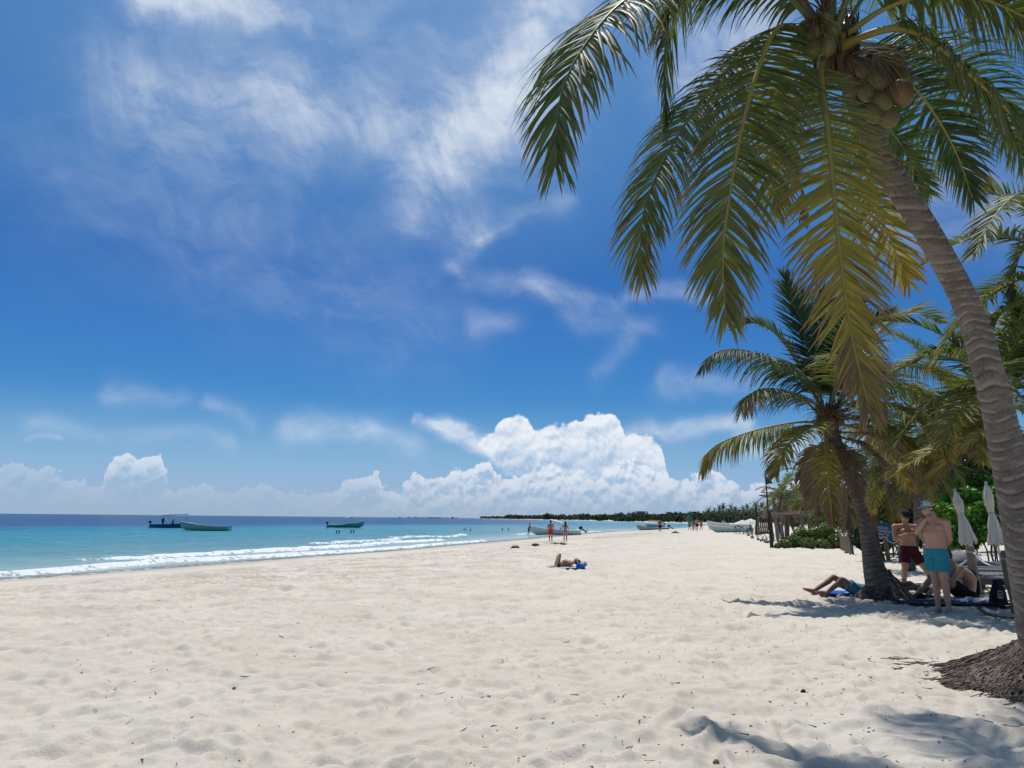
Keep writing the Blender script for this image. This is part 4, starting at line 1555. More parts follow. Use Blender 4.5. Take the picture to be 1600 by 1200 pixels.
    if cap is not None:
        front, brim, back_m = cap
        c = MB()
        n, m_ = 20, 7
        v, fc = [], []
        for i in range(m_ + 1):
            a = pi / 2 * i / m_
            for j in range(n):
                b = 2 * pi * j / n
                v.append(hp(0.088 * cos(a) ** 0.7 * cos(b), -0.012 + 0.108 * cos(a) ** 0.7 * sin(b), 0.048 + 0.085 * sin(a)))
        for i in range(m_):
            for j in range(n):
                fc.append([i * n + j, i * n + (j + 1) % n, (i + 1) * n + (j + 1) % n, (i + 1) * n + j])
        c.add(v, fc)
        fm = []
        for i in range(m_):
            for j in range(n):
                b = 2 * pi * (j + .5) / n
                fm.append(0 if sin(b) > 0.15 else 1)
        me = mesh_np('cap', [tuple(q) for q in v], fc, mats=[front, back_m], fmat=fm)
        co = link('cap', me, t)
        co.modifiers.new('thick', 'SOLIDIFY').thickness = 0.006
        bm_ = MB()
        v, fc = [], []
        for i in range(5):
            for j in range(11):
                b = pi * (0.12 + 0.76 * j / 10)
                k_ = 0.0 + i / 4
                v.append(hp(0.088 * cos(b) * (1 + 0.05 * k_), 0.088 * sin(b) + 0.085 * k_ * sin(b) ** 0.6 - 0.010, 0.050 - 0.022 * k_ - 0.012 * cos(b) ** 2))
        for i in range(4):
            for j in range(10):
                fc.append([i * 11 + j, i * 11 + j + 1, (i + 1) * 11 + j + 1, (i + 1) * 11 + j])
        bo = link('brim', mesh_np('brim', [tuple(q) for q in v], fc, brim), co)
        bo.modifiers.new('thick', 'SOLIDIFY').thickness = 0.005
    if shorts is not None:
        b = MB()
        up = sp.normalized()
        fwp = up.cross(hip_r)
        if hem > 0.1:
            ell_loft(b, [(pel + up * 0.055 * s, hip_r, fwp, 0.170 * s, 0.122 * s), (pel - up * 0.02 * s, hip_r, fwp, 0.188 * s, 0.135 * s), (pel - up * 0.10 * s, hip_r, fwp, 0.175 * s, 0.125 * s)])
            for sd in ('l_', 'r_'):
                H_, K_ = J[sd + 'hip'], J[sd + 'knee']
                e = H_.lerp(K_, hem)
                b.ball(H_, 0.106 * s)
                b.tube([H_, H_.lerp(K_, hem * 0.5), e], [0.108 * s, 0.110 * s, 0.116 * s], 18)
        else:
            ell_loft(b, [(pel + up * 0.01 * s, hip_r, fwp, 0.176 * s, 0.120 * s), (pel - up * 0.05 * s, hip_r, fwp, 0.182 * s, 0.128 * s), (pel - up * 0.13 * s, hip_r, fwp, 0.09 * s, 0.10 * s)])
        remeshed(b, shorts_name, shorts, t, max(voxel, 0.011), 2)
    if top is not None:
        b = MB()
        for sg in (-1, 1):
            c = pel.lerp(nk, 0.70) + sh_r * 0.078 * s * sg + fw_ch * 0.068 * s
            b.ball(c, 0.072 * s)
        ell_loft(b, [(pel.lerp(nk, 0.64), sh_r, fw_ch, 0.172 * W * s, 0.122 * s), (pel.lerp(nk, 0.70), sh_r, fw_ch, 0.176 * W * s, 0.126 * s)])
        remeshed(b, 'bikini_top', top, t, max(voxel, 0.012), 1)
    return t, J, hp


V = Vector


def print_cloth():
    m = new_mat('cloth_turquoise_print')
    P = objco()
    n = noise(P, 13, 4, 0.6, 1.2)
    c = mixc(n, (0.030, 0.235, 0.300), (0.042, 0.310, 0.385))
    fl = sstep(voro(P, 14.0, rand=0.8), 0.16, 0.11)
    c = mixc(fl * 0.8, c, mixc(noise(P, 40, 2, 0.5), (0.42, 0.16, 0.17), (0.03, 0.12, 0.20)))
    fold = noise(vmath('MULTIPLY', P, (1, 1, 0.35)), 11, 3, 0.5, 0.8)
    out(principled(c, 0.85, 0.15, bump(fold, 0.8, 0.06)))
    return m


# --- the man in turquoise shorts
p0 = place(1476, 957)
k1 = p0.y / 1200 * 0.985


def px_local(p0, x0, y0, kk):
    return lambda px, py, y=0.0: V(((px - x0) * kk, y, (y0 - py) * kk))


L1 = px_local(p0, 1476, 957, k1)
J = dict(pelvis=L1(1471, 866), belly=L1(1470, 846, -.02), neck=L1(1471, 813), head=L1(1460.5, 799.5, -.03),
         l_shoulder=L1(1483, 821.5, -.14), r_shoulder=L1(1459, 820, .12), l_elbow=L1(1487, 848, -.13), l_wrist=L1(1480, 866, .10),
         r_elbow=L1(1443, 837, .0), r_wrist=L1(1452.5, 817, -.12), r_handdir=V((.55, -.02, .45)), r_palm=V((.5, .6, -.4)), l_palm=V((-1, 0, 0)), r_curl=V((.8, 0, 0)),
         l_hip=L1(1474.5, 871, -.08), r_hip=L1(1466.5, 871, .08), l_knee=L1(1475, 908, -.09), l_ankle=L1(1480, 950, -.06), r_knee=L1(1469, 907, .08), r_ankle=L1(1473, 951, .12))
t1, J1, hp1 = person('man in turquoise shorts and white cap standing with a hand raised to his mouth', p0, J, SK_FAIR, (-.8, -.5, 0), (-.93, -.3, -.16), s=1.08,
                     shorts=print_cloth(), hem=0.66, cap=(cloth('white_cap', (0.50, 0.52, 0.53)), cloth('aqua', (0.16, 0.50, 0.50)), cloth('mesh_grey', (0.33, 0.32, 0.30))),
                     glasses=True, beard=False, group='bathers under the palm')
# round patch on the cap's front
mb = MB()
fdir = V((-.93, -.3, -.05)).normalized()
mb.lathe([(0.024, 0), (0.024, 0.004)], 14, hp1(0, 0.097, 0.085), fdir.to_track_quat('Z', 'Y').to_matrix())
mb.build('cap_patch', cloth('patch_blue', (0.06, 0.16, 0.24)), t1)
# small pink flecks of the print on the shorts
# --- the man in burgundy shorts, with a phone
p0 = place(1428, 921)
k2 = p0.y / 1200 * 0.97
L2 = px_local(p0, 1428, 921, k2)
J = dict(pelvis=L2(1425, 858), neck=L2(1421.5, 820, -.04), head=L2(1420, 808, -.10),
         l_shoulder=L2(1438, 825), r_shoulder=L2(1405.5, 825), l_elbow=L2(1447, 844, -.06), r_elbow=L2(1402.5, 844, -.04), l_wrist=L2(1434, 834, -.26), r_wrist=L2(1417, 835, -.26),
         l_handdir=V((-.7, -.35, .2)), r_handdir=V((.7, -.35, .2)), l_palm=V((0, .5, .85)), r_palm=V((0, .5, .85)),
         l_hip=L2(1432, 863), r_hip=L2(1418, 863), l_knee=L2(1447, 890, -.05), l_ankle=L2(1463, 915, .05), r_knee=L2(1415, 891, -.04), r_ankle=L2(1413.5, 916, 0.02),
         l_toe=V((.35, -.9, 0)), r_toe=V((-.2, -.95, 0)))
t2, J2, hp2 = person('man in burgundy shorts and dark cap looking down at a phone', p0, J, SK_TAN, (0, -1, 0), (.05, -.9, -.42), s=1.12, shorts=cloth('burgundy', (0.055, 0.010, 0.018)), hem=0.62,
                     cap=(cloth('navy_cap', (0.018, 0.022, 0.035)),) * 3, glasses=True, group='bathers under the palm')
ph = MB().box(p0 + L2(1427, 831, -.36), (0.075, 0.15, 0.010), Matrix.Rotation(radians(-35), 3, 'X') @ Matrix.Rotation(radians(70), 3, 'Z')).build('phone', DARK, bevel=0.003)
tag(ph, 'dark phone held in both hands by the man in burgundy shorts', 'phone')
# --- the man sitting on the blanket
p0 = place(1509, 937)
k3 = p0.y / 1200 * 1.012
L3 = px_local(p0, 1509, 937, k3)
J = dict(pelvis=L3(1512, 928), belly=L3(1517, 908), neck=L3(1494, 885), head=L3(1485, 873), l_shoulder=L3(1499, 891, -.17), r_shoulder=L3(1495, 890, .17),
         l_elbow=L3(1483, 908, -.22), l_wrist=L3(1465, 905, -.08), r_elbow=L3(1478, 906, .2), r_wrist=L3(1462, 904, .06), l_palm=V((0, 1, 0)), r_palm=V((0, -1, 0)),
         l_hip=L3(1508, 930, -.10), r_hip=L3(1508, 930, .10), l_knee=L3(1474, 905, -.12), l_ankle=L3(1446, 932, -.12), r_knee=L3(1470, 902, .14), r_ankle=L3(1440, 932, .14),
         l_calf=V((1, 0, 0)), r_calf=V((1, 0, 0)), l_toe=V((-1, 0, -.15)), r_toe=V((-1, 0, -.15)))
person('man in black shorts sitting hunched on the blanket behind the turquoise shorts', p0, J, SK_MID, (-1, -.1, 0), (-.95, 0, -.35), s=1.08, shorts=cloth('black', (0.012, 0.012, 0.014)), hem=0.58, group='bathers under the palm')
# --- the man lying behind the trunk
p0 = place(1343, 931)
k4 = p0.y / 1200
L4 = px_local(p0, 1343, 931, k4)
J = dict(pelvis=L4(1342, 922), neck=L4(1389, 918, .05), head=L4(1400, 911, .05), l_shoulder=L4(1384, 919, -.17), r_shoulder=L4(1384, 918, .23), l_elbow=L4(1368, 921, -.30), l_wrist=L4(1350, 924, -.28),
         r_elbow=L4(1366, 921, .36), r_wrist=L4(1348, 922, .34), l_palm=V((0, 0, -1)), r_palm=V((0, 0, -1)),
         l_hip=L4(1337, 922, -.10), r_hip=L4(1337, 921, .12), l_knee=L4(1314, 906.5, -.12), l_ankle=L4(1289, 927, -.12), r_knee=L4(1310, 904.5, .16), r_ankle=L4(1279, 925, .16),
         l_calf=V((.5, 0, -1)), r_calf=V((.5, 0, -1)), l_toe=V((-.85, 0, .35)), r_toe=V((-.85, 0, .35)))
person('man in blue shorts lying on his back behind the trunk with knees bent', p0, J, SK_BRN, (0, 0, 1), (.35, -.25, .9), (1, 0, -.1), shorts=cloth('blue_shorts', (0.030, 0.170, 0.270)), hem=0.55, glasses=True, group='bathers under the palm')


def standing(fx=0.0, step=0.16, arms=0.10, s=1.0, f=(0, 1, 0), lean=0.0):
    """an upright walking pose facing along f"""
    f = V(f).normalized()
    r = f.cross(V((0, 0, 1)))
    q = lambda a, b, c: (r * a + f * b + V((0, 0, c))) * s
    return dict(pelvis=q(0, 0, .93), neck=q(0, lean + .02, 1.46), head=q(0, lean + .05, 1.63), l_shoulder=q(-.19, lean, 1.40), r_shoulder=q(.19, lean, 1.40),
                l_elbow=q(-.25, lean - arms, 1.12), r_elbow=q(.25, lean + arms, 1.12), l_wrist=q(-.26, arms * .3, .88), r_wrist=q(.26, arms * 1.8, .90),
                l_hip=q(-.095, 0, .88), r_hip=q(.095, 0, .88), l_knee=q(-.10, step * .6, .48), r_knee=q(.09, -step * .1, .47), l_ankle=q(-.09, step, .075), r_ankle=q(.08, -step * 1.4, .11),
                l_palm=r, r_palm=-r)


# --- the two walkers on the wet sand
p0 = place(860.5, 846.5)
person('man in red shorts walking away along the water edge', p0, standing(step=.2, s=1.04), SK_TAN, (0, 1, 0), shorts=cloth('red', (0.62, 0.035, 0.030)), hem=0.6, voxel=0.014, s=1.04, group='people walking along the water')
p0 = place(883.5, 847.5)
person('woman with long dark hair in a coral bikini walking beside the red shorts', p0, standing(step=.18, s=.93), SK_MID, (0, 1, 0), shorts=cloth('coral', (0.55, 0.16, 0.10)), hem=0.0, hair_long=True, female=True, top=cloth('coral', (0.55, 0.16, 0.10)),
       voxel=0.014, s=.93, group='people walking along the water', shorts_name='bikini_bottom')
# --- the sunbather further up the beach
p0 = place(880, 888)
k5 = p0.y / 1200
L5 = px_local(p0, 880, 888, k5)
J = dict(pelvis=L5(874, 883.5), neck=L5(896, 881, .1), head=L5(902, 879, .1), l_shoulder=L5(893, 882, -.1), r_shoulder=L5(893, 881.5, .28), l_elbow=L5(889, 880, -.28), l_wrist=L5(884, 878, -.1),
         r_elbow=L5(888, 879, .42), r_wrist=L5(883, 878, .25), l_hip=L5(871, 883, -.09), r_hip=L5(871, 883, .1), l_knee=L5(873, 870.5, -.09), l_ankle=L5(869, 885.5, -.30), r_knee=L5(875.5, 869.5, .12), r_ankle=L5(870, 885.5, .1),
         l_palm=V((0, 0, -1)), r_palm=V((0, 0, -1)), l_toe=V((-1, 0, .1)), r_toe=V((-1, 0, .1)), l_calf=V((1, 0, 0)), r_calf=V((1, 0, 0)))
person('sunbather lying on a pale towel with knees raised in the open sand', p0 + V((0, .1, 0.02)), J, SK_TAN, (0, 0, 1), (.2, 0, 1), (1, 0, .2), shorts=cloth('black', (0.012, 0.012, 0.014)), hem=0.0, voxel=0.013, group='sunbathers', s=0.95, shorts_name='swim_briefs')


def towel(name, label, c, sx, sy, mat, rz=0.0, seed=0, amp=0.03, n=26, thick=0.012, cat='towel', group=None, hump=0.0):
    """crumpled cloth lying on the sand"""
    u = np.linspace(-.5, .5, n)
    U, W_ = np.meshgrid(u, u, indexing='ij')
    wob1 = vnoise(U * 4 + seed, W_ * 4, seed)
    wob2 = vnoise(U * 10 + seed, W_ * 10, seed + 1)
    x = U * sx * (1 + .08 * wob1) + 0.05 * sx * vnoise(W_ * 5, U * 3, seed + 2)
    y = W_ * sy * (1 + .08 * wob2) + 0.06 * sy * vnoise(U * 5, W_ * 3, seed + 3)
    z = 0.02 + amp * np.abs(wob1) * 1.2 + amp * .6 * np.abs(wob2) + hump * np.exp(-((U / .3) ** 2 + (W_ / .3) ** 2))
    i = np.arange((n - 1) * (n - 1))
    b = (i // (n - 1)) * n + i % (n - 1)
    f = np.stack([b, b + n, b + n + 1, b + 1], 1)
    me = mesh_np(name, np.stack([x.ravel(), y.ravel(), z.ravel()], 1), f, mat)
    o = link(name, me, None, c, (0, 0, rz))
    md = o.modifiers.new('thick', 'SOLIDIFY')
    md.thickness = thick
    md.offset = 1
    if label:
        tag(o, label, cat, group)
    return o


NAVY = cloth('navy_blanket', (0.022, 0.040, 0.085))
WHT = cloth('white_cloth', (0.50, 0.53, 0.58))
towel('blanket', 'dark blue blanket spread beneath the seated man', place(1490, 945), 1.95, .62, NAVY, radians(3), 3, .03)
towel('towel', 'crumpled pale towel next to the black shorts', place(1522, 944), .52, .38, cloth('pale_blue_cloth', (0.36, 0.42, 0.55)), .2, 5, .05, hump=.06)
towel('shirt', 'dark crumpled shirt lying near the blanket edge under the palm', place(1436, 937), .50, .34, cloth('black', (0.012, 0.012, 0.014)), .4, 7, .05, cat='shirt', hump=.05)
towel('shirt', 'light crumpled shirt between the trunk and the blanket', place(1427, 932), .30, .22, WHT, .9, 9, .05, cat='shirt', hump=.04)
towel('towel', 'bright blue towel under the man lying behind the trunk', place(1345, 929), 1.9, .75, cloth('royal_blue', (0.020, 0.10, 0.42)), 0.0, 11, .012)
towel('towel', 'white folded towel beside the lying man bent knees', place(1323, 923), .34, .4, WHT, 0.3, 12, .06, hump=.10)
towel('towel', 'pale grey towel under the sunbather in the open sand', place(882, 888), 1.0, .9, cloth('grey_cloth', (0.42, 0.41, 0.40)), 0.1, 13, .02)
towel('towel', 'thin white towel lying at the far side of the blue bag', place(923, 885.5), .34, .7, WHT, 0.0, 14, .02)
# soft bags
def soft_bag(name, label, c, s, mat, seed, cat='bag'):
    t = thing(name, label, cat, c)
    mb = MB().ball((0, 0, s[2] * .8), s, n=22, m=14)
    vv = []
    for x_, y_, z_ in mb.v:
        n_ = 1 + .22 * float(vnoise(np.array([x_ / s[0] * 2 + seed]), np.array([y_ / s[1] * 2 + z_ / s[2] * 3]), seed))
        vv.append((x_ * n_, y_ * n_, max(z_ * n_, 0.0)))
    mb.v = vv
    mb.build('bag_body', mat, t, autosm=False)
    h = MB().tube([(-s[0] * .5, 0, s[2] * 1.5), (-s[0] * .3, .02, s[2] * 2.0), (s[0] * .3, .02, s[2] * 2.0), (s[0] * .5, 0, s[2] * 1.5)], 0.012, 6)
    h.build('handle', mat, t)
    return t


BLU = cloth('bag_blue', (0.015, 0.09, 0.48), 0.5)
soft_bag('bag', 'bright blue beach bag next to the sunbather', place(907, 889), (.14, .12, .11), BLU, 3)
soft_bag('bag', 'small grey bag behind the bright blue beach bag', place(914.5, 886), (.07, .07, .08), cloth('grey_bag', (0.22, 0.22, 0.20)), 4)
soft_bag('bag', 'dark brown bag under the head of the lying man', place(1408, 927), (.30, .2, .14), cloth('brown_bag', (0.045, 0.032, 0.026)), 5)
soft_bag('bag', 'dark bag lying between the trunk and the water bottle', place(1438, 927), (.22, .16, .10), cloth('dark_bag', (0.02, 0.02, 0.026)), 6)
soft_bag('bag', 'black bag standing behind the bare back of the seated man', place(1521, 933), (.13, .14, .27), cloth('black', (0.012, 0.012, 0.014)), 7)
# water bottle
p0 = place(1454, 926)
t = thing('bottle', 'clear plastic water bottle with dark label standing on the sand', 'bottle', p0)
m = new_mat('bottle_plastic')
out(principled((0.62, 0.66, 0.68), 0.12, 0.5, None, **{'Transmission Weight': 0.55}))
MB().lathe([(.033, 0), (.036, .01), (.036, .13), (.030, .16), (.014, .195), (.013, .21)], 14).build('bottle_body', m, t)
MB().lathe([(.0366, .05), (.0366, .11)], 14).build('bottle_label', cloth('label_blue', (0.03, 0.05, 0.12)), t)
MB().lathe([(.016, .205), (.016, .228)], 12).build('cap', cloth('white_cloth', (.5, .53, .58)), t)
# the black backpack with a pale square print
p0 = place(1560, 946)
t = thing('backpack', 'black roll top backpack with a pale square print leaning by the post', 'backpack', p0, radians(12))
BK = cloth('backpack_black', (0.014, 0.014, 0.017), 0.6)
v = MB()
for i in range(11):
    u = i / 10
    hw = .165 - .085 * u ** 1.4
    dp = .10 - .055 * u ** 1.6
    ring_ = []
    for j in range(20):
        q = 2 * pi * j / 20
        e = 0.55
        ring_.append((abs(cos(q)) ** e * (1 if cos(q) > 0 else -1) * hw * (1 + .04 * float(vnoise(np.array([u * 6]), np.array([q * 1.5]), 2))) + .03 * u, abs(sin(q)) ** e * (1 if sin(q) > 0 else -1) * dp, .02 + .42 * u))
    v.v += ring_
for i in range(10):
    for j in range(20):
        v.f.append([i * 20 + j, i * 20 + (j + 1) % 20, (i + 1) * 20 + (j + 1) % 20, (i + 1) * 20 + j])
v.f += [list(range(20))[::-1], [200 + j for j in range(20)]]
v.build('bag_body', BK, t)
MB().box((.035, 0, .452), (.19, .07, .035)).build('rolled_top', BK, t, bevel=.012)
MB().tube([(.11, -.03, .43), (.19, -.03, .33), (.27, -.02, .16), (.27, -.02, .10), (.14, 0, .04)], .014, 8).build('strap', BK, t)
pr = MB().box((-.03, -.094, .20), (.105, .005, .14), Matrix.Rotation(radians(-6), 3, 'X') @ Matrix.Rotation(radians(8), 3, 'Y'))
pr.build('print', cloth('print_pale', (0.36, 0.36, 0.37)), t)
q = MB()
for (x_, z_, w_, h_) in ((-.055, .235, .022, .035), (-.025, .238, .020, .03), (-.002, .232, .014, .04), (-.052, .19, .03, .014), (-.012, .185, .026, .034), (-.05, .155, .016, .022), (-.02, .15, .018, .016)):
    q.box((x_, -.0985, z_), (w_, .003, h_), Matrix.Rotation(radians(8), 3, 'Y'))
stuff(q.build('print_marks', BK, t))

# ================================================================== fence of posts with a rope
M_POST = None
m = new_mat('driftwood')
P = objco()
n = noise(vmath('MULTIPLY', P, (1, 1, .12)), 34, 5, .6)
n2 = noise(P, 5, 4, .6)
cr = noise(vmath('MULTIPLY', P, (1, 1, .05)), 60, 3, .6)
c = mixc(n, (0.190, 0.142, 0.100), (0.360, 0.285, 0.215))
c = mixc(sstep(n2, .4, .7, 0, .5), c, (0.21, 0.195, 0.175))
c = mixc(sstep(cr, .62, .7, 0, .8), c, (0.05, 0.036, 0.026))
out(principled(c, .85, .15, bump(n + sstep(cr, .6, .7) * -1.0, .7, .01)))
M_WOOD = m
m = new_mat('grey_wood')
P = objco()
n = noise(vmath('MULTIPLY', P, (1, 1, .15)), 20, 5, .6)
out(principled(mixc(n, (0.135, 0.112, 0.092), (0.235, 0.20, 0.165)), .9, .1, bump(n, .6, .01)))
M_GREYWOOD = m
ROPE_W = simple('rope_white', (0.62, 0.61, 0.58), 0.8, 0.1, 0.08, 40)
ROPE_D = simple('rope_dark', (0.065, 0.058, 0.050), 0.9, 0.1, 0.1, 40)


def post_mesh(name, h, r, seed, lean=(0, 0)):
    rg = random.Random(seed)
    n, m_ = 16, 12
    v, f = [], []
    for i in range(m_ + 1):
        u = i / m_
        for j in range(n):
            q = 2 * pi * j / n
            rr = r * (1.12 - .18 * u) * (1 + .16 * float(vnoise(np.array([q * 1.1 + seed]), np.array([u * 2.2]), seed)[0]) + .07 * float(vnoise(np.array([q * 3 + seed]), np.array([u * 8]), seed + 1)[0]))
            if i == m_:
                rr *= .82
            cx = lean[0] * u * h + .02 * sin(u * 4 + seed)
            cy = lean[1] * u * h
            v.append((cx + rr * cos(q), cy + rr * sin(q), -.25 + (h + .25) * u + (.03 * cos(q + seed) if i >= m_ - 1 else 0)))
    for i in range(m_):
        for j in range(n):
            f.append([i * n + j, i * n + (j + 1) % n, (i + 1) * n + (j + 1) % n, (i + 1) * n + j])
    f.append([m_ * n + j for j in range(n)])
    me = mesh_np(name, v, f, M_WOOD)
    return me


def knot(parent, p, r, mat):
    mb = MB()
    for k_ in range(2):
        mb.tube([Vector(p) + V((r * 1.12 * cos(a * pi / 8), r * 1.12 * sin(a * pi / 8), .02 * k_ + .006 * sin(a))) for a in range(17)], .008, 6, cap=False)
    return mb.build('rope_loop', mat, parent, autosm=False)


POSTS = []
spec = [
    # x, y of the foot, height, radius, lean, label
    (1590, 951, .99, .085, (-.10, .05), 'wooden fence post next to the black backpack, half behind the leaning trunk'),
    (1529, 931, 1.03, .095, (-.07, .02), 'dark wooden fence post behind the back of the seated man'),
    (1454, 902, 1.02, .085, (-.05, 0), 'wooden fence post hidden mostly behind the man in turquoise shorts'),
    (1428, 891, .98, .080, (0, 0), 'wooden fence post seen between the legs of the man in burgundy shorts'),
    (1409, 882, 1.04, .085, (-.05, 0), 'fence post just left of the man in burgundy shorts'),
    (1389, 877, 1.06, .080, (-.09, .03), 'slanting wooden fence post at the right edge of the blue sign'),
    (1373, 871, 1.02, .065, (-.09, 0), 'thin fence post before the middle of the blue sign'),
    (1352, 869, 1.02, .07, (0, 0), 'fence post hidden by the shaggy palm trunk'),
    (1332, 868, 1.12, .10, (-.08, 0), 'thick wooden fence post at the left edge of the shaggy palm trunk'),
    (1326.5, 866, 1.05, .065, (-.03, 0), 'fence post second from the left of the shaggy palm trunk'),
    (1322, 864, 1.08, .06, (0, 0), 'fence post third from the left of the shaggy palm trunk'),
    (1318, 862, 1.05, .055, (-.06, 0), 'fence post fourth from the left of the shaggy palm trunk'),
    (1314.5, 860, 1.05, .055, (.02, 0), 'last fence post, touching the green shrubs'),
]
for i, (x_, y_, h_, r_, ln, lb) in enumerate(spec):
    p = place(x_, y_)
    t = thing('fence_post', lb, 'post', p, 0, 'rope fence posts')
    link('post', post_mesh('post', h_, r_, 20 + i, ln), t)
    tp_ = p + V((ln[0] * h_ * .86, ln[1] * h_ * .86, h_ * .86))
    knot(t, tp_ - p, r_ * .98, ROPE_W)
    POSTS.append(tp_ + V((0, -r_ * .9, 0)))
mb = MB()
for i, (a, b) in enumerate(zip(POSTS, POSTS[1:])):
    L = (b - a).length
    sag = .075 * L if L > 1 else .05
    mb.tube([a.lerp(b, k_ / 10) - V((0, 0, sag * 4 * (k_ / 10) * (1 - k_ / 10))) for k_ in range(11)], .0165, 6, cap=False)
mb.tube([POSTS[0], POSTS[0] + V((.6, -.8, -.12)), POSTS[0] + V((1.6, -2.0, -.05))], .0165, 6)
tag(mb.build('rope', ROPE_W, autosm=False), 'white rope sagging from post to post along the fence', 'rope')
mb = MB()
for a, b in zip(POSTS[:2], POSTS[1:3]):
    a, b = a - V((0, 0, .42)), b - V((0, 0, .42))
    mb.tube([a.lerp(b, k_ / 8) - V((0, 0, .03 * k_ * (8 - k_) / 16)) for k_ in range(9)], .009, 5)
tag(mb.build('rope', ROPE_D, autosm=False), 'thin dark lower rope strung between the nearest fence posts', 'rope')
mb = MB()
pp = [place(1528, 953), place(1540, 960), place(1556, 965), place(1575, 967), place(1600, 968), place(1630, 962)]
mb.tube([p + V((0, 0, .025)) for p in catmull(pp, 24)[0]], .022, 7)
tag(mb.build('rope', simple('rope_brown', (0.12, 0.10, 0.08), .9, .1, .1, 30), autosm=False), 'thick brown rope end lying on the sand before the backpack', 'rope')

# ---------------------------------------------------------------- blue sign
p0 = at(1374, 830, 31.0)
t = thing('sign', 'blue notice board with white capital lettering behind the rope fence', 'sign', (p0.x, p0.y, gz(p0.x, p0.y)), radians(-6))
zc = p0.z - gz(p0.x, p0.y)
RS = Matrix.Rotation(radians(6), 3, 'Y')
board = MB().box((0, 0, zc), (.92, .03, .64), RS).build('board', simple('sign_blue', (0.012, 0.185, 0.62), .4, .4, .04), t)
for sg in (-.3, .3):
    MB().tube([(sg, .035, -.2), (sg, .035, zc + .25)], .03, 8).build('leg', M_WOOD, t)
WT = simple('sign_white', (0.72, 0.74, 0.78), .5, .3, .02)
for i, (txt, sz) in enumerate((('PROPIEDAD', .135), ('MONITOREADA', .125), ('CON CÁMARAS', .105), ('DE SEGURIDAD', .100))):
    cu_ = bpy.data.curves.new('lettering', 'FONT')
    cu_.body = txt
    cu_.size = sz
    cu_.align_x = 'LEFT'
    cu_.offset = .004
    cu_.extrude = .003
    cu_.materials.append(WT)
    o = bpy.data.objects.new('lettering', cu_)
    COL.objects.link(o)
    dg = bpy.context.evaluated_depsgraph_get()
    lm_ = bpy.data.meshes.new_from_object(o.evaluated_get(dg))
    bpy.data.objects.remove(o)
    o = link('lettering', lm_)
    o.parent = t
    o.location = V((0, 0, zc)) + RS @ V((-.40, -.020, .10 - .125 * i))
    o.rotation_euler = (RS @ Matrix.Rotation(pi / 2, 3, 'X')).to_euler()

# ---------------------------------------------------------------- closed parasols
m = new_mat('canvas')
P = objco()
n = noise(P, 6, 5, .6)
out(mixs(.22, principled(mixc(n, (0.60, 0.57, 0.50), (0.74, 0.715, 0.66)), .85, .1, bump(n, .5, .03)), X((lambda q: (X.put(q, 0, (.7, .68, .6, 1)), q)[1])(node('ShaderNodeBsdfTranslucent')).outputs[0])))
M_CANVAS = m
M_WPOLE = simple('white_pole', (0.62, 0.61, 0.58), .4, .4, .05)


def closed_parasol(label, top, foot, seed, waist=.46):
    top, foot = Vector(top), Vector(foot)
    ax = (foot - top).normalized()
    L = (foot - top).length
    t = thing('parasol', label, 'parasol', foot, 0, 'closed parasols by the loungers')
    q = (-ax).to_track_quat('Z', 'Y').to_matrix()
    MB().tube([V((0, 0, 0)) - q @ V((0, 0, .2)), q @ V((0, 0, L - .05))], .022, 10).build('pole', M_WPOLE, t)
    can = .80 * L if L < 1.9 else .78 * L

    def skirt(z0, z1, prof_, folds, amp, ph):
        n = 64
        v, f = [], []
        M_ = 14
        for i in range(M_ + 1):
            u = i / M_
            for j in range(n):
                a = 2 * pi * j / n
                r = np.interp(u, [k_[0] for k_ in prof_], [k_[1] for k_ in prof_])
                rr = r * (1 + amp * u ** .6 * (abs(cos(folds * a / 2 + ph + .8 * u)) * 1.4 - .8) + .10 * float(vnoise(np.array([a * 1.3 + seed]), np.array([u * 3]), seed)[0]))
                zz = z0 + (z1 - z0) * u + (.05 * cos(folds * a + ph) * u ** 4)
                v.append(q @ V((rr * cos(a) + .03 * u * sin(seed), rr * sin(a), zz)))
        for i in range(M_):
            for j in range(n):
                f.append([i * n + j, i * n + (j + 1) % n, (i + 1) * n + (j + 1) % n, (i + 1) * n + j])
        o = link('canopy', mesh_np('canopy', [tuple(x) for x in v], f, M_CANVAS), t)
        o.modifiers.new('thick', 'SOLIDIFY').thickness = .006
        return o
    zt = L
    zw = L - can * waist
    skirt(zt - .02, zw, [(0, .025), (.45, .092), (.6, .088), (1, .050)], 8, .16, seed)
    skirt(zw + .01, L - can, [(0, .050), (.3, .095), (.75, .14), (1, .165)], 8, .20, seed + 1)
    fl = skirt(zt, zt - .27, [(0, .022), (.6, .066), (1, .092)], 8, .25, seed + 2)
    fl.name = 'vent_flap'
    MB().lathe([(.012, L - .01), (.030, L + .01), (.030, L + .05), (.012, L + .075)], 12, M=q).build('finial', simple('grey_cap', (.33, .33, .33), .5, .3, .05), t)
    MB().tube([q @ V((.053 * cos(a * pi / 8), .053 * sin(a * pi / 8), zw)) for a in range(17)], .012, 6, cap=False).build('tie_strap', M_CANVAS, t)
    return t


DU = 17.5
closed_parasol('closed cream parasol with a shorter flap, nearer to the man in turquoise shorts', at(1492.5, 768, DU), at(1518, 868, DU), 3)
closed_parasol('closed cream parasol close to the leaning trunk, higher of the two', at(1541, 757, DU + .3), at(1563, 872, DU + .3), 5, .50)

# ---------------------------------------------------------------- slatted loungers
M_LOUNGE = simple('lounger_wood', (0.085, 0.082, 0.080), .6, .3, .16, 8)
M_LOUNGE_T = simple('lounger_slat', (0.160, 0.160, 0.162), .55, .3, .14, 8)
slat_me = mesh_np('slat', MB().box((0, 0, 0), (.078, .66, .022)).v, MB().box((0, 0, 0), (.078, .66, .022)).f, M_LOUNGE_T, smooth=False)


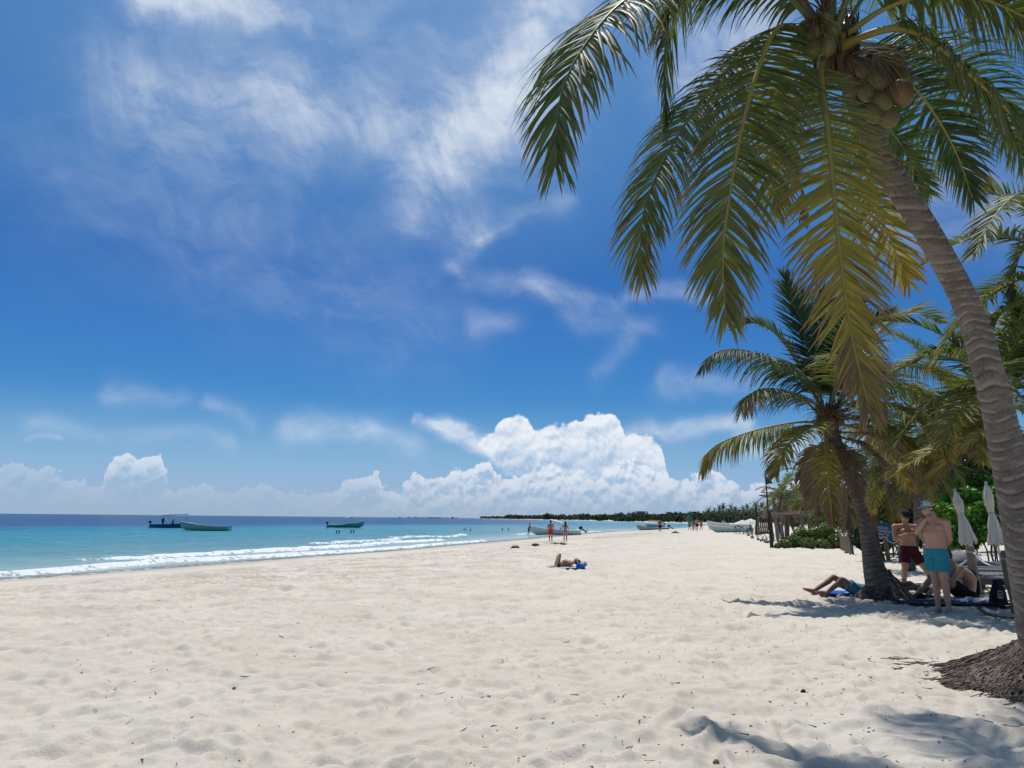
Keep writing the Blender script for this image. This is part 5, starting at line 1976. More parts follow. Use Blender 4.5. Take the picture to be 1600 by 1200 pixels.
def lounger(label, p, rz):
    t = thing('sun_lounger', label, 'lounger', p, rz, 'slatted loungers behind the rope')
    for sg in (-1, 1):
        MB().box((0, sg * .33, .29), (1.95, .045, .12)).build('side_rail', M_LOUNGE, t, smooth=False, bevel=.005)
    for sx in (-1, 1):
        MB().box((sx * .955, 0, .29), (.04, .612, .12)).build('end_rail', M_LOUNGE, t, smooth=False, bevel=.005)
        for sg in (-1, 1):
            MB().box((sx * .78, sg * .285, .105), (.10, .06, .25)).build('leg', M_LOUNGE, t, smooth=False, bevel=.005)
    for i in range(18):
        o = link('slat', slat_me, t, (-.88 + i * .1035, 0, .3615))
    return t


for i, (x_, y_, Y, rz, lb) in enumerate([
        (1545, 882, 18.3, -8, 'dark slatted lounger facing the dark wooden post, in the middle of the row'),
        (1572, 893, 16.8, -8, 'dark slatted lounger nearest to the black backpack'),
        (1516, 872, 19.8, -8, 'dark slatted lounger with its end behind the turquoise shorts'),
        (1560, 868, 20.6, -6, 'dark slatted lounger beneath the higher closed parasol'),
        (1512, 862, 22.4, -6, 'dark slatted lounger next to the pale grey mound'),
        (1550, 859, 23.2, -6, 'dark slatted lounger farthest back, against the hedge'),
        (1600, 884, 17.6, -8, 'dark slatted lounger half hidden by the leaning trunk')]):
    p = at(x_, y_, Y)
    lounger(lb, (p.x, p.y, max(gz(p.x, p.y), 0) - .01), radians(rz))
p0 = at(1492, 845, 24.5)
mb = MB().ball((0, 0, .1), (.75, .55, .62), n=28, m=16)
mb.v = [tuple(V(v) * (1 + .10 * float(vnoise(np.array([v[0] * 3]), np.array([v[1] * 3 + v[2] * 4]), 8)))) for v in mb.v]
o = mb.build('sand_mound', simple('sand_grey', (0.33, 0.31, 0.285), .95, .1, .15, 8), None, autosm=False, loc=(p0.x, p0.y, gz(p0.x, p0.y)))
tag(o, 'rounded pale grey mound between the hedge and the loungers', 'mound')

# ---------------------------------------------------------------- black flag
p0 = place(1205.5, 856)
kk = p0.y / 1200
t = thing('flagpole', 'tall dark wooden pole flying a black pennant by the shrubs', 'flag', p0)
MB().tube([(0.02, 0, -.3), (0.0, 0, 1.0), (-.03, 0, 2.05)], [.11, .10, .085], 10).build('pole_foot', simple('pole_dark', (0.055, 0.046, 0.040), .9, .1, .2, 10), t)
MB().tube([(-.10, .02, 1.0), (-.10, 0, 2.2), (-.12, 0, 3.2), (-.17, 0, 111 * kk)], [.05, .045, .04, .03], 8).build('pole', simple('pole_dark', (0, 0, 0)), t)
h_ = 111 * kk
n = 12
v, f = [], []
for i in range(n + 1):
    u = i / n
    for j in range(5):
        w_ = j / 4
        v.append((-.15 + .40 * u * (1 - .05 * w_), .06 * sin(u * 7), h_ - .08 - .18 * u - w_ * .52 * (1 - u * .92) - .22 * u * u))
for i in range(n):
    for j in range(4):
        f.append([i * 5 + j, i * 5 + j + 1, (i + 1) * 5 + j + 1, (i + 1) * 5 + j])
o = link('pennant', mesh_np('pennant', v, f, cloth('flag_black', (0.010, 0.010, 0.014))), t)
o.modifiers.new('thick', 'SOLIDIFY').thickness = .004

# ---------------------------------------------------------------- pole shelters of driftwood
def crooked(mb, a, b, r, seed, n=7):
    rg = random.Random(seed)
    a, b = Vector(a), Vector(b)
    L = (b - a).length
    pts = [a.lerp(b, i / n) + V((rg.gauss(0, .012), rg.gauss(0, .012), rg.gauss(0, .008))) * L for i in range(n + 1)]
    pts[0] = a
    mb.tube(pts, [r * (1.1 - .3 * i / n) for i in range(n + 1)], 7)
    return mb


rg = random.Random(31)
pA = place(1209, 851)
t = thing('pergola', 'long pergola of crooked driftwood poles with branches laid on top behind the flagpole', 'pergola', pA)
pts_a = [place(1207, 848.5), place(1213, 845.5), place(1218.5, 844), place(1223, 842.5), place(1227, 841), place(1231, 840)]
pts_b = [p + V((2.6, .4, 0)) for p in pts_a]
for row in (pts_a, pts_b):
    for i, p in enumerate(row):
        for e in range(2):
            q = p + V((.35 * e + rg.gauss(0, .15), rg.gauss(0, .4), 0)) - pA
            q.z = gz(*(q + pA).xy) - pA.z - .2
            crooked(MB(), q, q + V((rg.gauss(0, .12), rg.gauss(0, .1), 2.25 + rg.gauss(0, .12))), .085, rg.random()).build('pole', M_GREYWOOD, t, autosm=False)
br = MB()
for i in range(95):
    k_ = rg.random() * (len(pts_a) - 1)
    a = pts_a[int(k_)].lerp(pts_a[min(int(k_) + 1, 5)], k_ % 1) - pA
    a = a + V((rg.uniform(-.7, 2.4), rg.gauss(0, .4), 2.05 + rg.gauss(0, .10)))
    dr = V((rg.uniform(-1, 1.4), rg.uniform(-1.5, 1.5), rg.gauss(0, .06))) * rg.uniform(.6, 1.7)
    crooked(br, a - dr * .5, a + dr * .5, rg.uniform(.025, .06), rg.random(), 4)
stuff(br.build('branches', M_GREYWOOD, t, autosm=False))
# taller canopy of branches behind
pB = at(1268, 800, 66)
pB.z = gz(pB.x, pB.y)
t = thing('pergola', 'taller rough shelter of trunks with a brushwood roof among the palms', 'pergola', pB)
for x_, y_ in ((-2.2, 0), (1.6, .3), (-1.9, 3), (2.2, 3.2), (0, .1)):
    crooked(MB(), (x_, y_, -.3), (x_ + rg.gauss(0, .15), y_, 3.8 + rg.gauss(0, .2)), .17, rg.random()).build('pole', M_GREYWOOD, t, autosm=False)
br = MB()
for i in range(130):
    a = V((rg.uniform(-3.6, 3.4), rg.uniform(-.6, 3.8), 3.75 + rg.gauss(0, .16)))
    dr = V((rg.uniform(-1, 1), rg.uniform(-1, 1), rg.gauss(0, .12))) * rg.uniform(.8, 2.2)
    crooked(br, a - dr * .5, a + dr * .5, rg.uniform(.03, .07), rg.random(), 4)
stuff(br.build('branches', M_GREYWOOD, t, autosm=False))

# fence wall of upright canes
pA, pB = at(1182, 831, 92), at(1206, 831.5, 88)
pA.z = gz(pA.x, pA.y) - .1
t = thing('cane_fence', 'brown screen of upright canes at the end of the beach bar', 'fence', pA)
hh_ = 27 * 90 / 1200
n_ = 34
cane = {}
for i in range(n_):
    a = pA.lerp(pB, i / (n_ - 1)) - pA
    k_ = i % 4
    if k_ not in cane:
        mb = MB()
        crooked(mb, (0, 0, 0), (rg.gauss(0, .02), 0, hh_ * (1 + rg.gauss(0, .012))), .036, k_ + 3, 3)
        cane[k_] = mesh_np('cane', mb.v, mb.f, simple('cane_brown', (0.105, 0.075, 0.055), .95, .05, .25, 6))
    link('cane', cane[k_], t, (a.x, a.y, 0))
for z_ in (.35, .95):
    crooked(MB(), V((0, .05, hh_ * z_)), pB - pA + V((0, .05, hh_ * z_)), .04, z_).build('rail', M_GREYWOOD, t, autosm=False)
for (x_, yt, yb, Y, r_, lb) in ((1181.5, 788, 832, 88, .12, 'tall thick dark post at the left end of the cane screen'), (1186, 783, 812, 95, .05, 'thin leaning mast behind the cane screen'), (1192.5, 781, 812, 98, .05, 'thin upright mast behind the cane screen, next to the flagpole'),
                                (1184.5, 808, 832, 86, .11, 'pale grey post right beside the tall thick dark post')):
    a, b = at(x_ + (2 if x_ == 1186 else 0), yb, Y), at(x_ - (2.5 if x_ == 1186 else 0), yt, Y)
    mb = crooked(MB(), (0, 0, -.4), b - a, r_, x_)
    o = mb.build('wooden_mast', M_GREYWOOD if r_ < .115 else simple('pole_dark', (0, 0, 0)), None, autosm=False, loc=a)
    tag(o, lb, 'post')

# basket planters along the sand
M_POT = simple('pot_clay', (0.30, 0.235, 0.19), .85, .1, .15, 10)
for i, (x_, y_, w_, kind, lb) in enumerate([(1169.5, 838, 4.5, 0, 'small round planter farthest from the flagpole'), (1175.5, 841.5, 5.0, 0, 'round pale planter with a dry plant, second from the table group'), (1184.5, 845, 4.6, 0, 'tapered planter with a small plant in the middle of the planter row'),
                                            (1192, 847, 7, 1, 'square brown planter touching the square planter by the flagpole'), (1198, 849.5, 7, 1, 'square brown planter nearest to the flagpole')]):
    p = place(x_, y_)
    kk = p.y / 1200
    t = thing('planter', lb, 'planter', p, 0, 'planters lined up on the sand')
    r_ = w_ * kk * .55
    if kind:
        mb = MB().box((0, 0, r_ * .55), (r_ * 2, r_ * 1.6, r_ * 1.1))
        mb.box((0, 0, r_ * 1.13), (r_ * 2.1, r_ * 1.7, r_ * .14))
        mb.build('pot', M_POT, t, smooth=False, bevel=.02)
    else:
        MB().lathe([(r_ * .55, 0), (r_ * .95, r_ * .45), (r_, r_ * .9), (r_ * .7, r_ * 1.35), (r_ * .75, r_ * 1.5), (r_ * .6, r_ * 1.5), (r_ * .5, r_ * 1.1)], 16).build('pot', M_POT, t)
    mb = MB()
    for k_ in range(9):
        a = rg.uniform(0, 6.3)
        mb.tube([(0, 0, r_ * 1.0), (cos(a) * .1, sin(a) * .1, r_ * 1.5 + .15), (cos(a) * .25, sin(a) * .25, r_ * 1.5 + rg.uniform(.15, .4))], [.012, .01, .004], 4)
    stuff(mb.build('twigs', simple('twig', (0.13, 0.115, 0.07), .9, .1, .2), t, autosm=False))

# table group under the white parasol
p0 = place(1164, 833.5)
k_ = p0.y / 1200
t = thing('table', 'small pale round table at the beach bar under the white parasol', 'table', p0)
MB().lathe([(.42, .70), (.44, .72), (.42, .74)], 20).build('table_top', simple('table_pale', (.55, .53, .48), .6, .3, .05), t)
MB().lathe([(.25, 0), (.22, .04), (.04, .08), (.04, .70)], 14).build('pedestal', simple('table_pale', (0, 0, 0)), t)


def chair(lb, p, rz, mat):
    t = thing('chair', lb, 'chair', p, rz, 'chairs at the beach bar')
    MB().box((0, 0, .44), (.46, .46, .04)).build('seat', mat, t, bevel=.01)
    b = MB().box((0, .22, .70), (.46, .04, .12))
    b.box((0, .225, .86), (.46, .04, .10))
    b.build('backrest', mat, t, bevel=.01)
    for sx in (-1, 1):
        for sy in (-1, 1):
            MB().tube([(sx * .20, sy * .20, 0), (sx * .20, sy * .21, .42 if sy < 0 else .92)], .02, 6).build('leg', mat, t)
        MB().tube([(sx * .235, -.2, .44), (sx * .235, -.2, .64), (sx * .235, .21, .66)], .016, 6).build('armrest', mat, t)


DKC = simple('chair_dark', (0.022, 0.024, 0.026), .5, .3, .05)
GNC = simple('chair_grey', (0.16, 0.16, 0.15), .5, .3, .05)
chair('dark armchair standing free at the seaward end of the table group', place(1152, 834), radians(100), DKC)
chair('dark armchair between the free armchair and the pale round table', place(1159, 834), radians(170), GNC)
chair('grey chair behind the back of the person in blue', place(1172, 834), radians(-90), GNC)
chair('dark chair touching the thick post of the cane screen', place(1178, 834), radians(-120), DKC)
chair('dark chair turned from the pale round table towards the sea', place(1156, 831), radians(40), DKC)
p0 = place(1173.5, 833.5)
sitJ = dict(pelvis=(0, 0, .52), neck=(-.06, 0, 1.05), head=(-.10, 0, 1.22), l_shoulder=(-.03, -.19, .99), r_shoulder=(-.03, .19, .99), l_elbow=(-.10, -.24, .74), l_wrist=(-.34, -.16, .74), r_elbow=(-.10, .24, .74), r_wrist=(-.34, .16, .74),
            l_hip=(-.03, -.1, .5), r_hip=(-.03, .1, .5), l_knee=(-.46, -.12, .50), r_knee=(-.46, .12, .50), l_ankle=(-.46, -.12, .08), r_ankle=(-.46, .12, .08), l_palm=(0, 0, -1), r_palm=(0, 0, -1), l_toe=V((-1, 0, 0)), r_toe=V((-1, 0, 0)), l_calf=V((1, 0, 0)), r_calf=V((1, 0, 0)))
t, _, _ = person('person in a blue shirt sitting at the table under the white parasol', p0, sitJ, cloth('shirt_blue', (0.03, 0.14, 0.36)), (-1, 0, 0), shorts=cloth('black', (0.012,) * 3), hem=.6, voxel=.03, detail=False, group='people at the beach bar')
# white open parasol
p0 = at(1161, 833, 88)
p0.z = gz(p0.x, p0.y)
t = thing('parasol', 'open white parasol over the tables of the beach bar', 'parasol', p0)
k_ = 88 / 1200
top = (833 - 812.5) * k_ + .1
MB().tube([(0, 0, -.2), (0, 0, top)], .035, 8).build('pole', M_WPOLE, t)
n, v, f = 8, [], []
Rk = 19 * k_
for i in range(7):
    u = i / 6
    for j in range(32):
        a = 2 * pi * j / 32
        rr = Rk * u * (cos(pi / 8) / cos((a % (pi / 4)) - pi / 8) if True else 1)
        v.append((rr * cos(a), rr * sin(a), top - .52 * u - .02 * abs(cos(4 * a)) * u))
for i in range(6):
    for j in range(32):
        f.append([i * 32 + j, i * 32 + (j + 1) % 32, (i + 1) * 32 + (j + 1) % 32, (i + 1) * 32 + j])
o = link('canopy', mesh_np('canopy', v, f, M_CANVAS), t)
o.modifiers.new('thick', 'SOLIDIFY').thickness = .02
for j in range(8):
    a = j * pi / 4
    MB().tube([(0, 0, top - .08), (Rk * .95 * cos(a), Rk * .95 * sin(a), top - .52)], .014, 5).build('rib', M_WPOLE, t)
p0 = at(1177, 832, 96)
p0.z = gz(p0.x, p0.y)
t2p = copy_tree(t)
t2p.location = p0 + V((.2, 1.5, .15))
t2p['label'] = 'second white parasol, just behind the first against the cane screen'

# ================================================================== boats
def hull_mat(name, col):
    return simple('hull_' + name, col, .35, .4, .06, 3)


def panga(name, label, p, heading, L, colour, rim, canopy=None, motor=True, tilt_motor=False, group='small open boats', interior=(0.30, 0.33, 0.32), bench=3, rise=.55, stripe=None):
    """open fishing skiff; the bow points along +x before turning by `heading`"""
    t = thing(name, label, 'boat', p, heading, group)
    n = 18
    prof_ = []
    V_, F_ = [], []
    k_ = 9
    B = L * .125
    th = .045

    def section(u, inset):
        w = B * (min(1, .80 + .5 * u) if u < .4 else max(0.0, 1 - ((u - .4) / .6) ** 2.4))
        w = max(w, .035)
        sheer = .60 + rise * max(0, (u - .25) / .75) ** 1.9 + .03 * (1 - u)
        keel = -.22 + .72 * max(0, (u - .72) / .28) ** 2.2
        pts = []
        for j in range(k_):
            a = -1 + 2 * j / (k_ - 1)
            y = w * (abs(a) ** .55) * (1 if a > 0 else -1) * (1 - .18 * (1 - abs(a)))
            z = keel + (sheer - keel) * abs(a) ** 2.1
            y *= 1 + .12 * (z - .2)
            pts.append((-L / 2 + L * u + .18 * (z - .2) * (u > .6) * (u - .6) * 2.5, y * (1 - inset / max(w, .05)), z + inset * (1 - abs(a) ** 3)))
        return pts
    for inset in (0.0, th):
        for i in range(n + 1):
            V_ += section(i / n, inset)
    o_ = (n + 1) * k_
    for i in range(n):
        for j in range(k_ - 1):
            a = i * k_ + j
            F_.append([a, a + k_, a + k_ + 1, a + 1])
            F_.append([o_ + a, o_ + a + 1, o_ + a + k_ + 1, o_ + a + k_])
    for i in range(n):                                       # top edges
        for j in (0, k_ - 1):
            a = i * k_ + j
            F_.append([a, o_ + a, o_ + a + k_, a + k_])
    for j in range(k_ - 1):
        F_.append([j, j + 1, o_ + j + 1, o_ + j])
    F_.append([j for j in range(k_)])                        # transom
    fm = []
    hm = [hull_mat(colour[0], colour[1]), simple('hull_inside', interior, .6, .2, .08, 4)]
    for q in F_:
        fm.append(1 if all(i_ >= o_ for i_ in q) else 0)
    me = mesh_np('hull', V_, F_, mats=hm, fmat=fm)
    me.set_sharp_from_angle(angle=radians(40))
    link('hull', me, t)
    for j in (0, k_ - 1):
        MB().tube([Vector(section(i / n, 0)[j]) + V((0, 0, .015)) for i in range(n + 1)], .045, 6).build('gunwale', simple('rim_' + rim[0], rim[1], .4, .4, .05), t)
    if stripe:
        for sg in (-1, 1):
            pts = []
            for i in range(n + 1):
                s_ = section(i / n, 0)
                a, b = Vector(s_[0 if sg < 0 else k_ - 1]), Vector(s_[1 if sg < 0 else k_ - 2])
                pts.append(a.lerp(b, .28) + V((0, sg * .012, 0)))
            MB().tube(pts, .05, 5).build('rub_strip', simple('rim_' + stripe[0], stripe[1], .4, .4, .05), t)
    for i in range(bench):
        u = .22 + .22 * i
        s_ = section(u, th)
        MB().box((s_[0][0], 0, .45), (.28, abs(s_[0][1]) * 1.86, .05)).build('bench', simple('hull_inside', (0, 0, 0)), t, bevel=.008)
    if motor:
        mt = MB()
        a = radians(52 if tilt_motor else 0)
        M_ = Matrix.Rotation(a, 3, 'Y')
        pv = V((-L / 2 - .12, 0, .80))
        cw = MB().ball(pv + M_ @ V((-.08, 0, .30)), (.30, .19, .24), M_, 14, 10)
        cw.box(pv + M_ @ V((-.06, 0, .12)), (.44, .30, .16), M_)
        mo = cw.build('outboard_motor', simple('motor_black', (0.016, 0.018, 0.022), .35, .5, .05), t, bevel=.03)
        lg = MB().box(pv + M_ @ V((-.06, 0, -.28)), (.18, .10, .72), M_)
        lg.box(pv + M_ @ V((-.14, 0, -.50)), (.36, .22, .03), M_)
        lg.ball(pv + M_ @ V((-.08, 0, -.72)), (.24, .07, .07), M_, 10, 7)
        lg.build('motor_leg', simple('motor_black', (0, 0, 0)), mo, bevel=.01)
        pr_ = MB()
        for b in range(3):
            R_ = M_ @ Matrix.Rotation(b * 2 * pi / 3, 3, 'X')
            pr_.box(pv + M_ @ V((-.33, 0, -.72)) + R_ @ V((0, 0, .09)), (.02, .09, .15), R_ @ Matrix.Rotation(.4, 3, 'Z'))
        pr_.build('propeller', simple('motor_black', (0, 0, 0)), mo)
    if canopy:
        x0, x1, z0, z1, col = canopy
        v, f = [], []
        for i in range(9):
            for j in range(7):
                u, w_ = i / 8, -1 + 2 * j / 6
                v.append((x0 + (x1 - x0) * u, w_ * B * .92, z0 + (z1 - z0) * u + .10 * (1 - w_ * w_) + .05 * sin(pi * u)))
        for i in range(8):
            for j in range(6):
                f.append([i * 7 + j, i * 7 + j + 1, (i + 1) * 7 + j + 1, (i + 1) * 7 + j])
        o = link('canopy', mesh_np('canopy', v, f, cloth('awning_' + col[0], col[1])), t)
        o.modifiers.new('thick', 'SOLIDIFY').thickness = .05
        for sx, zz in ((x0 + .1, z0), (x1 - .1, z1)):
            for sg in (-1, 1):
                MB().tube([(sx + (.45 if sx < (x0 + x1) / 2 else -.1), sg * B * .85, .65), (sx, sg * B * .88, zz)], .028, 6).build('canopy_pole', simple('alu_pole', (.45, .46, .47), .35, .5, .03), t)
    return t


def sea_spot(px, py):
    q = on(px, py, SEA_Z)
    return V((q.x, q.y, SEA_Z - .02))


TEAL = ('teal', (0.030, 0.20, 0.22))
GREEN = ('green', (0.10, 0.36, 0.27))
WHITEH = ('white', (0.62, 0.63, 0.60))
NAVYR = ('navy', (0.018, 0.030, 0.055))
# moored far left, with a canopy and two people aboard
p0 = sea_spot(268, 824.5)
panga('skiff', 'blue green skiff under way with a long flat canopy and people aboard', p0, radians(4), 6.6 * p0.y / 128, ('blue_green', (0.055, 0.21, 0.27)), ('dark_teal', (0.02, 0.10, 0.13)), canopy=(-2.0, 2.6, 2.15, 2.45, ('grey', (.22, .26, .30))), rise=.3)
boat_l = p0
for dx, dz, lb, st in ((-1.7, .15, 'person standing at the stern of the blue green skiff', True), (.25, .28, 'person seated amidships in the blue green skiff', False)):
    o = p0 + V((dx, 0, dz))
    person(lb, o, standing(step=.05) if st else sitJ, cloth('dark_wear', (0.02, 0.025, 0.04)), (1, 0, 0) if st else (-1, 0, 0), shorts=None, voxel=.035, detail=False, group='people in boats')
p0 = sea_spot(321, 829)
panga('skiff', 'pale skiff with dark gunwale and raised bow, in front of the blue green one', p0, radians(178), 7.6 * p0.y / 120, ('cream_green', (0.34, 0.50, 0.39)), NAVYR, motor=False, rise=.75, stripe=None)
p0 = sea_spot(540, 824.5)
panga('skiff', 'green skiff anchored alone with a small sloping sun shade', p0, radians(3), 6.9 * p0.y / 155, ('sea_green', (0.10, 0.40, 0.33)), ('dark_green', (0.02, 0.12, 0.10)), canopy=(-.2, 1.3, 1.95, 2.35, ('light', (.6, .63, .68))), rise=.8)
p0 = sea_spot(868, 836)
p0.z += .05
panga('skiff', 'white beached skiff with green gunwale and white awning behind the walkers', p0, radians(176), 7.3 * p0.y / 112, WHITEH, ('sea_green_rim', (0.07, 0.22, 0.20)), canopy=(-1.1, .7, 1.6, 2.05, ('white', (.75, .76, .78))), tilt_motor=True, rise=.62)
boat_m = p0
p0 = sea_spot(1021, 829.5)
p0.z += .05
panga('skiff', 'grey skiff at the water edge with its motor tilted up', p0, radians(172), 6.0 * p0.y / 150, ('grey', (0.30, 0.32, 0.33)), NAVYR, tilt_motor=True, rise=.55)
boat_r = p0
p0 = place(1143, 832)
panga('skiff', 'long pale green skiff drawn up on the sand before the beach bar', p0 + V((0, 0, .0)), radians(184), 5.6, ('pale_green', (0.36, 0.50, 0.45)), ('pale_rim', (0.55, .58, .55)), motor=False, rise=.25)
p0 = sea_spot(1023, 823)
panga('skiff', 'small white boat far out with an orange striped awning', p0, radians(175), 6.0, WHITEH, WHITEH, canopy=(-2.2, 2.2, 1.9, 2.0, ('orange', (.62, .30, .12))), rise=.3)
p0 = place(1158, 829)
panga('skiff', 'white boat partly covered by the tables of the beach bar', p0 + V((0, 6, .2)), radians(178), 6.5, WHITEH, WHITEH, motor=False, rise=.5)

# bathers in the water and along the far edge of the beach
p0 = on(826, 837, SEA_Z - .1)
person('person in dark shorts standing in the shallows at the bow of the white skiff', p0, standing(step=.12, lean=.12, f=(1, .2, 0)), SK_BRN, (1, .2, 0), shorts=cloth('black', (0.012,) * 3), hem=.7, voxel=.02, detail=False, group='bathers in the water')
for i, (x_, y_, lb) in enumerate([(526, 833.5, 'dark head of a bather in front of the green skiff, nearer of a close pair'), (530, 834, 'bather head touching the head in front of the green skiff'), (548.5, 832.5, 'bather head right below the bow of the green skiff, first of two'),
                                  (552.5, 832.5, 'bather head right below the bow of the green skiff, second of two'), (726.5, 829, 'bather with raised arms out in the turquoise water'), (735, 829.5, 'small bather head next to the bather with raised arms'),
                                  (785, 828.5, 'tiny bather head left of the standing person in dark shorts'), (794.5, 828.2, 'tiny bather head close to the standing person in dark shorts'), (876, 828, 'bather head between the two walkers')]):
    p = sea_spot(x_, y_)
    t = thing('person', lb, 'person', p, 0, 'bathers in the water')
    mb = MB().ball((0, 0, .30), (.10, .11, .14), n=12, m=8)
    cone(mb, (0, 0, .0), (0, 0, .2), .07, .06, 10)
    mb.ball((0, 0, -.05), (.25, .14, .16), n=12, m=8)
    cone(mb, (-.2, 0, 0), (-.38, -.1, -.1 if x_ != 726.5 else .35), .055, .045, 8)
    cone(mb, (.2, 0, 0), (.38, -.1, -.1 if x_ != 726.5 else .35), .055, .045, 8)
    remeshed(mb, 'body', SK_BRN, t, .03, 2)
    MB().ball((0, .02, .36), (.11, .12, .11), n=10, m=7).build('hair', HAIR, t)
far = [(1031.5, 832, 'person in dark swimwear standing beside the grey skiff', 'black', (0.012,) * 3, 1), (1077.5, 829.3, 'person under the green board at the far water edge', 'teal', (0.03, .2, .22), 1), (1082.5, 829.3, 'bather in pale shorts next to the green board', 'pale', (.45, .4, .36), 1),
       (1085.5, 829.3, 'bather in white shorts in the middle of the far group', 'white_cloth', (.5, .53, .58), .95), (1089.5, 830, 'tall bather in black, largest of the far group', 'black', (0.012,) * 3, 1.08), (1096, 829, 'bather in red shorts apart from the far group', 'red', (.6, .03, .03), 1.0),
       (1109, 828.6, 'person in dark shorts, left one of a pair close to the pale green skiff', 'dark_wear', (.02, .025, .04), 1.0), (1112.5, 828.6, 'person in brown shorts, right one of a pair close to the pale green skiff', 'brown_bag', (.045, .032, .026), .95),
       (1120.8, 828.6, 'person all in black standing over the bow of the pale green skiff', 'black', (0.012,) * 3, 1.05), (1127, 828.6, 'person in a dark shirt behind the pale green skiff, broad figure', 'dark_bag', (.02, .02, .026), 1.0), (1130.5, 828.6, 'person in white behind the pale green skiff', 'white_cloth', (.5, .53, .58), .98)]
for i, (x_, y_, lb, cn, cc, s_) in enumerate(far):
    p = place(x_, y_)
    if p.z < SEA_Z + .02:
        p.z = SEA_Z - .05
    black = cn in ('dark_bag',) or 'all in black' in lb or 'in white behind' in lb
    person(lb, p, standing(step=.08 + .04 * (i % 3), arms=.05, s=s_, f=(.4 * (-1) ** i, 1, 0)), (cloth(cn, cc) if black else (SK_BRN, SK_MID, SK_TAN)[i % 3]), (0, 1, 0), shorts=cloth(cn, cc), hem=.6, voxel=.035, detail=False, s=s_, group='people at the far water edge')
p = place(1077.5, 829.3)
mb = MB().ball((0, 0, 0), (.62, .06, .48), n=20, m=10)
o = mb.build('green_board', simple('board_green', (0.02, 0.16, 0.10), .4, .4, .05), None, loc=p + V((-.1, -.1, 1.75 if p.z > -.5 else 1.85)))
tag(o, 'dark green oval board held up at the far water edge', 'board')

# ================================================================== seaweed, a flat shadow band, stones, litter on the sand
M_WEED_SHADE = simple('seaweed', (0.15, 0.115, 0.085), .95, .1, .3, 20)
for i, (x_, y_, w_, lb) in enumerate([(836.5, 853, 9, 'dark clump of seaweed before the red shorts walker, thickest on the wrack line'), (805, 856.5, 8, 'flat seaweed clump at the seaward side of the thickest clump'),
                                      (1055, 833, 20, 'long low heap of seaweed beyond the grey skiff'), (872, 850.5, 44, 'dark flat band of strands painted in as the shadow of the walkers')]):  # the last, flat band imitates the walkers' cast shadow in dark colour
    p = place(x_, y_)
    kk = p.y / 1200
    mb = MB()
    rr_ = w_ * kk * .22
    for q in range(170 if w_ < 30 else 220):
        a, b = rg.gauss(0, .45), rg.gauss(0, .4)
        hgt_ = .03 if w_ < 15 else (.09 if w_ < 30 else .006)
        c_ = V((a * rr_, b * rr_ * (.7 if w_ < 30 else .9), abs(rg.gauss(0, hgt_)) * max(0, 1 - abs(a))))
        d_ = V((rg.gauss(0, 1), rg.gauss(0, 1), rg.gauss(0, .3))).normalized() * .22
        mb.tube([c_ - d_, c_ + V((0, 0, .03)), c_ + d_], [.012, .018, .008], 4)
    mb.ball((0, 0, 0), (rr_ * .6, rr_ * .35, .08 if w_ < 30 else .012), n=12, m=6)
    o = mb.build('seaweed', M_WEED_SHADE, None, autosm=False, loc=p)  # the widest one is the added shadow band
    tag(o, lb, 'seaweed', 'seaweed on the wrack line')
M_STONE = simple('stone', (0.16, 0.145, 0.125), .9, .15, .25, 30)
for i, (x_, y_, w_, lb) in enumerate([(764, 1094, 9, 'grey pebble alone in the middle of the near sand'), (427, 1097, 8, 'flat brown pebble in the scuffed patch of sand'), (366, 1080, 7, 'pointed pebble on the ridge of the scuffed patch'), (1255, 1084, 7, 'small black pod between the pebble and the root mound'),
                                      (206, 1136, 15, 'sandy clod with a broken edge on the near sand, seaward of the scuffed patch'), (1286, 1119, 9, 'shell fragment half sunk near the shadow of the fronds'), (783, 1112, 6, 'broken shell near the grey pebble'), (1119, 1196, 9, 'dark stone at the very bottom edge'), (509, 1027, 5, 'tiny dark pebble on the middle sand')]):
    p = place(x_, y_)
    kk = p.length / 1200
    mb = MB().ball((0, 0, 0), (w_ * kk * .5, w_ * kk * .45, w_ * kk * .38), n=12, m=8)
    mb.v = [tuple(V(v) * (1 + .3 * float(vnoise(np.array([v[0] * 60 + i]), np.array([v[1] * 60 + v[2] * 70]), i)))) for v in mb.v]
    mt_ = M_STONE if i != 4 else simple('clod', (.40, .34, .27), .95, .05, .2, 40)
    if i == 3:
        mt_ = simple('pod', (.02, .015, .012), .7, .2, .1)
    o = mb.build('pebble', mt_, None, autosm=False, loc=p + V((0, 0, .02)))
    tag(o, lb, 'stone', 'stones and shells on the sand')
# twigs and flecks nobody could count
mb = MB()
for i in range(1500):
    y_ = 2.6 + 16 * rg.random() ** 1.5
    x_ = rg.uniform(-.55, .75) * y_
    if rg.random() < .45:
        x_ = rg.gauss(.33, .22) * y_
    s_ = rg.uniform(.004, .013) if rg.random() < .85 else rg.uniform(.02, .05)
    a = rg.uniform(0, 3.2)
    c_ = V((x_, y_, gz(x_, y_) + float(sand_relief(np.array([x_]), np.array([y_]), np.array([-20.0]))[0]) + .006))
    d_ = V((cos(a), sin(a), rg.gauss(0, .15))) * s_
    mb.tube([c_ - d_, c_ + d_ + V((0, 0, .003))], [min(.0045, s_ * .5), .002], 4)
stuff(tag(mb.build('plant_litter', simple('litter', (0.075, 0.052, 0.038), .9, .1, .35, 30), None, autosm=False), 'scattered twigs and dark flecks on the near sand', 'litter'))

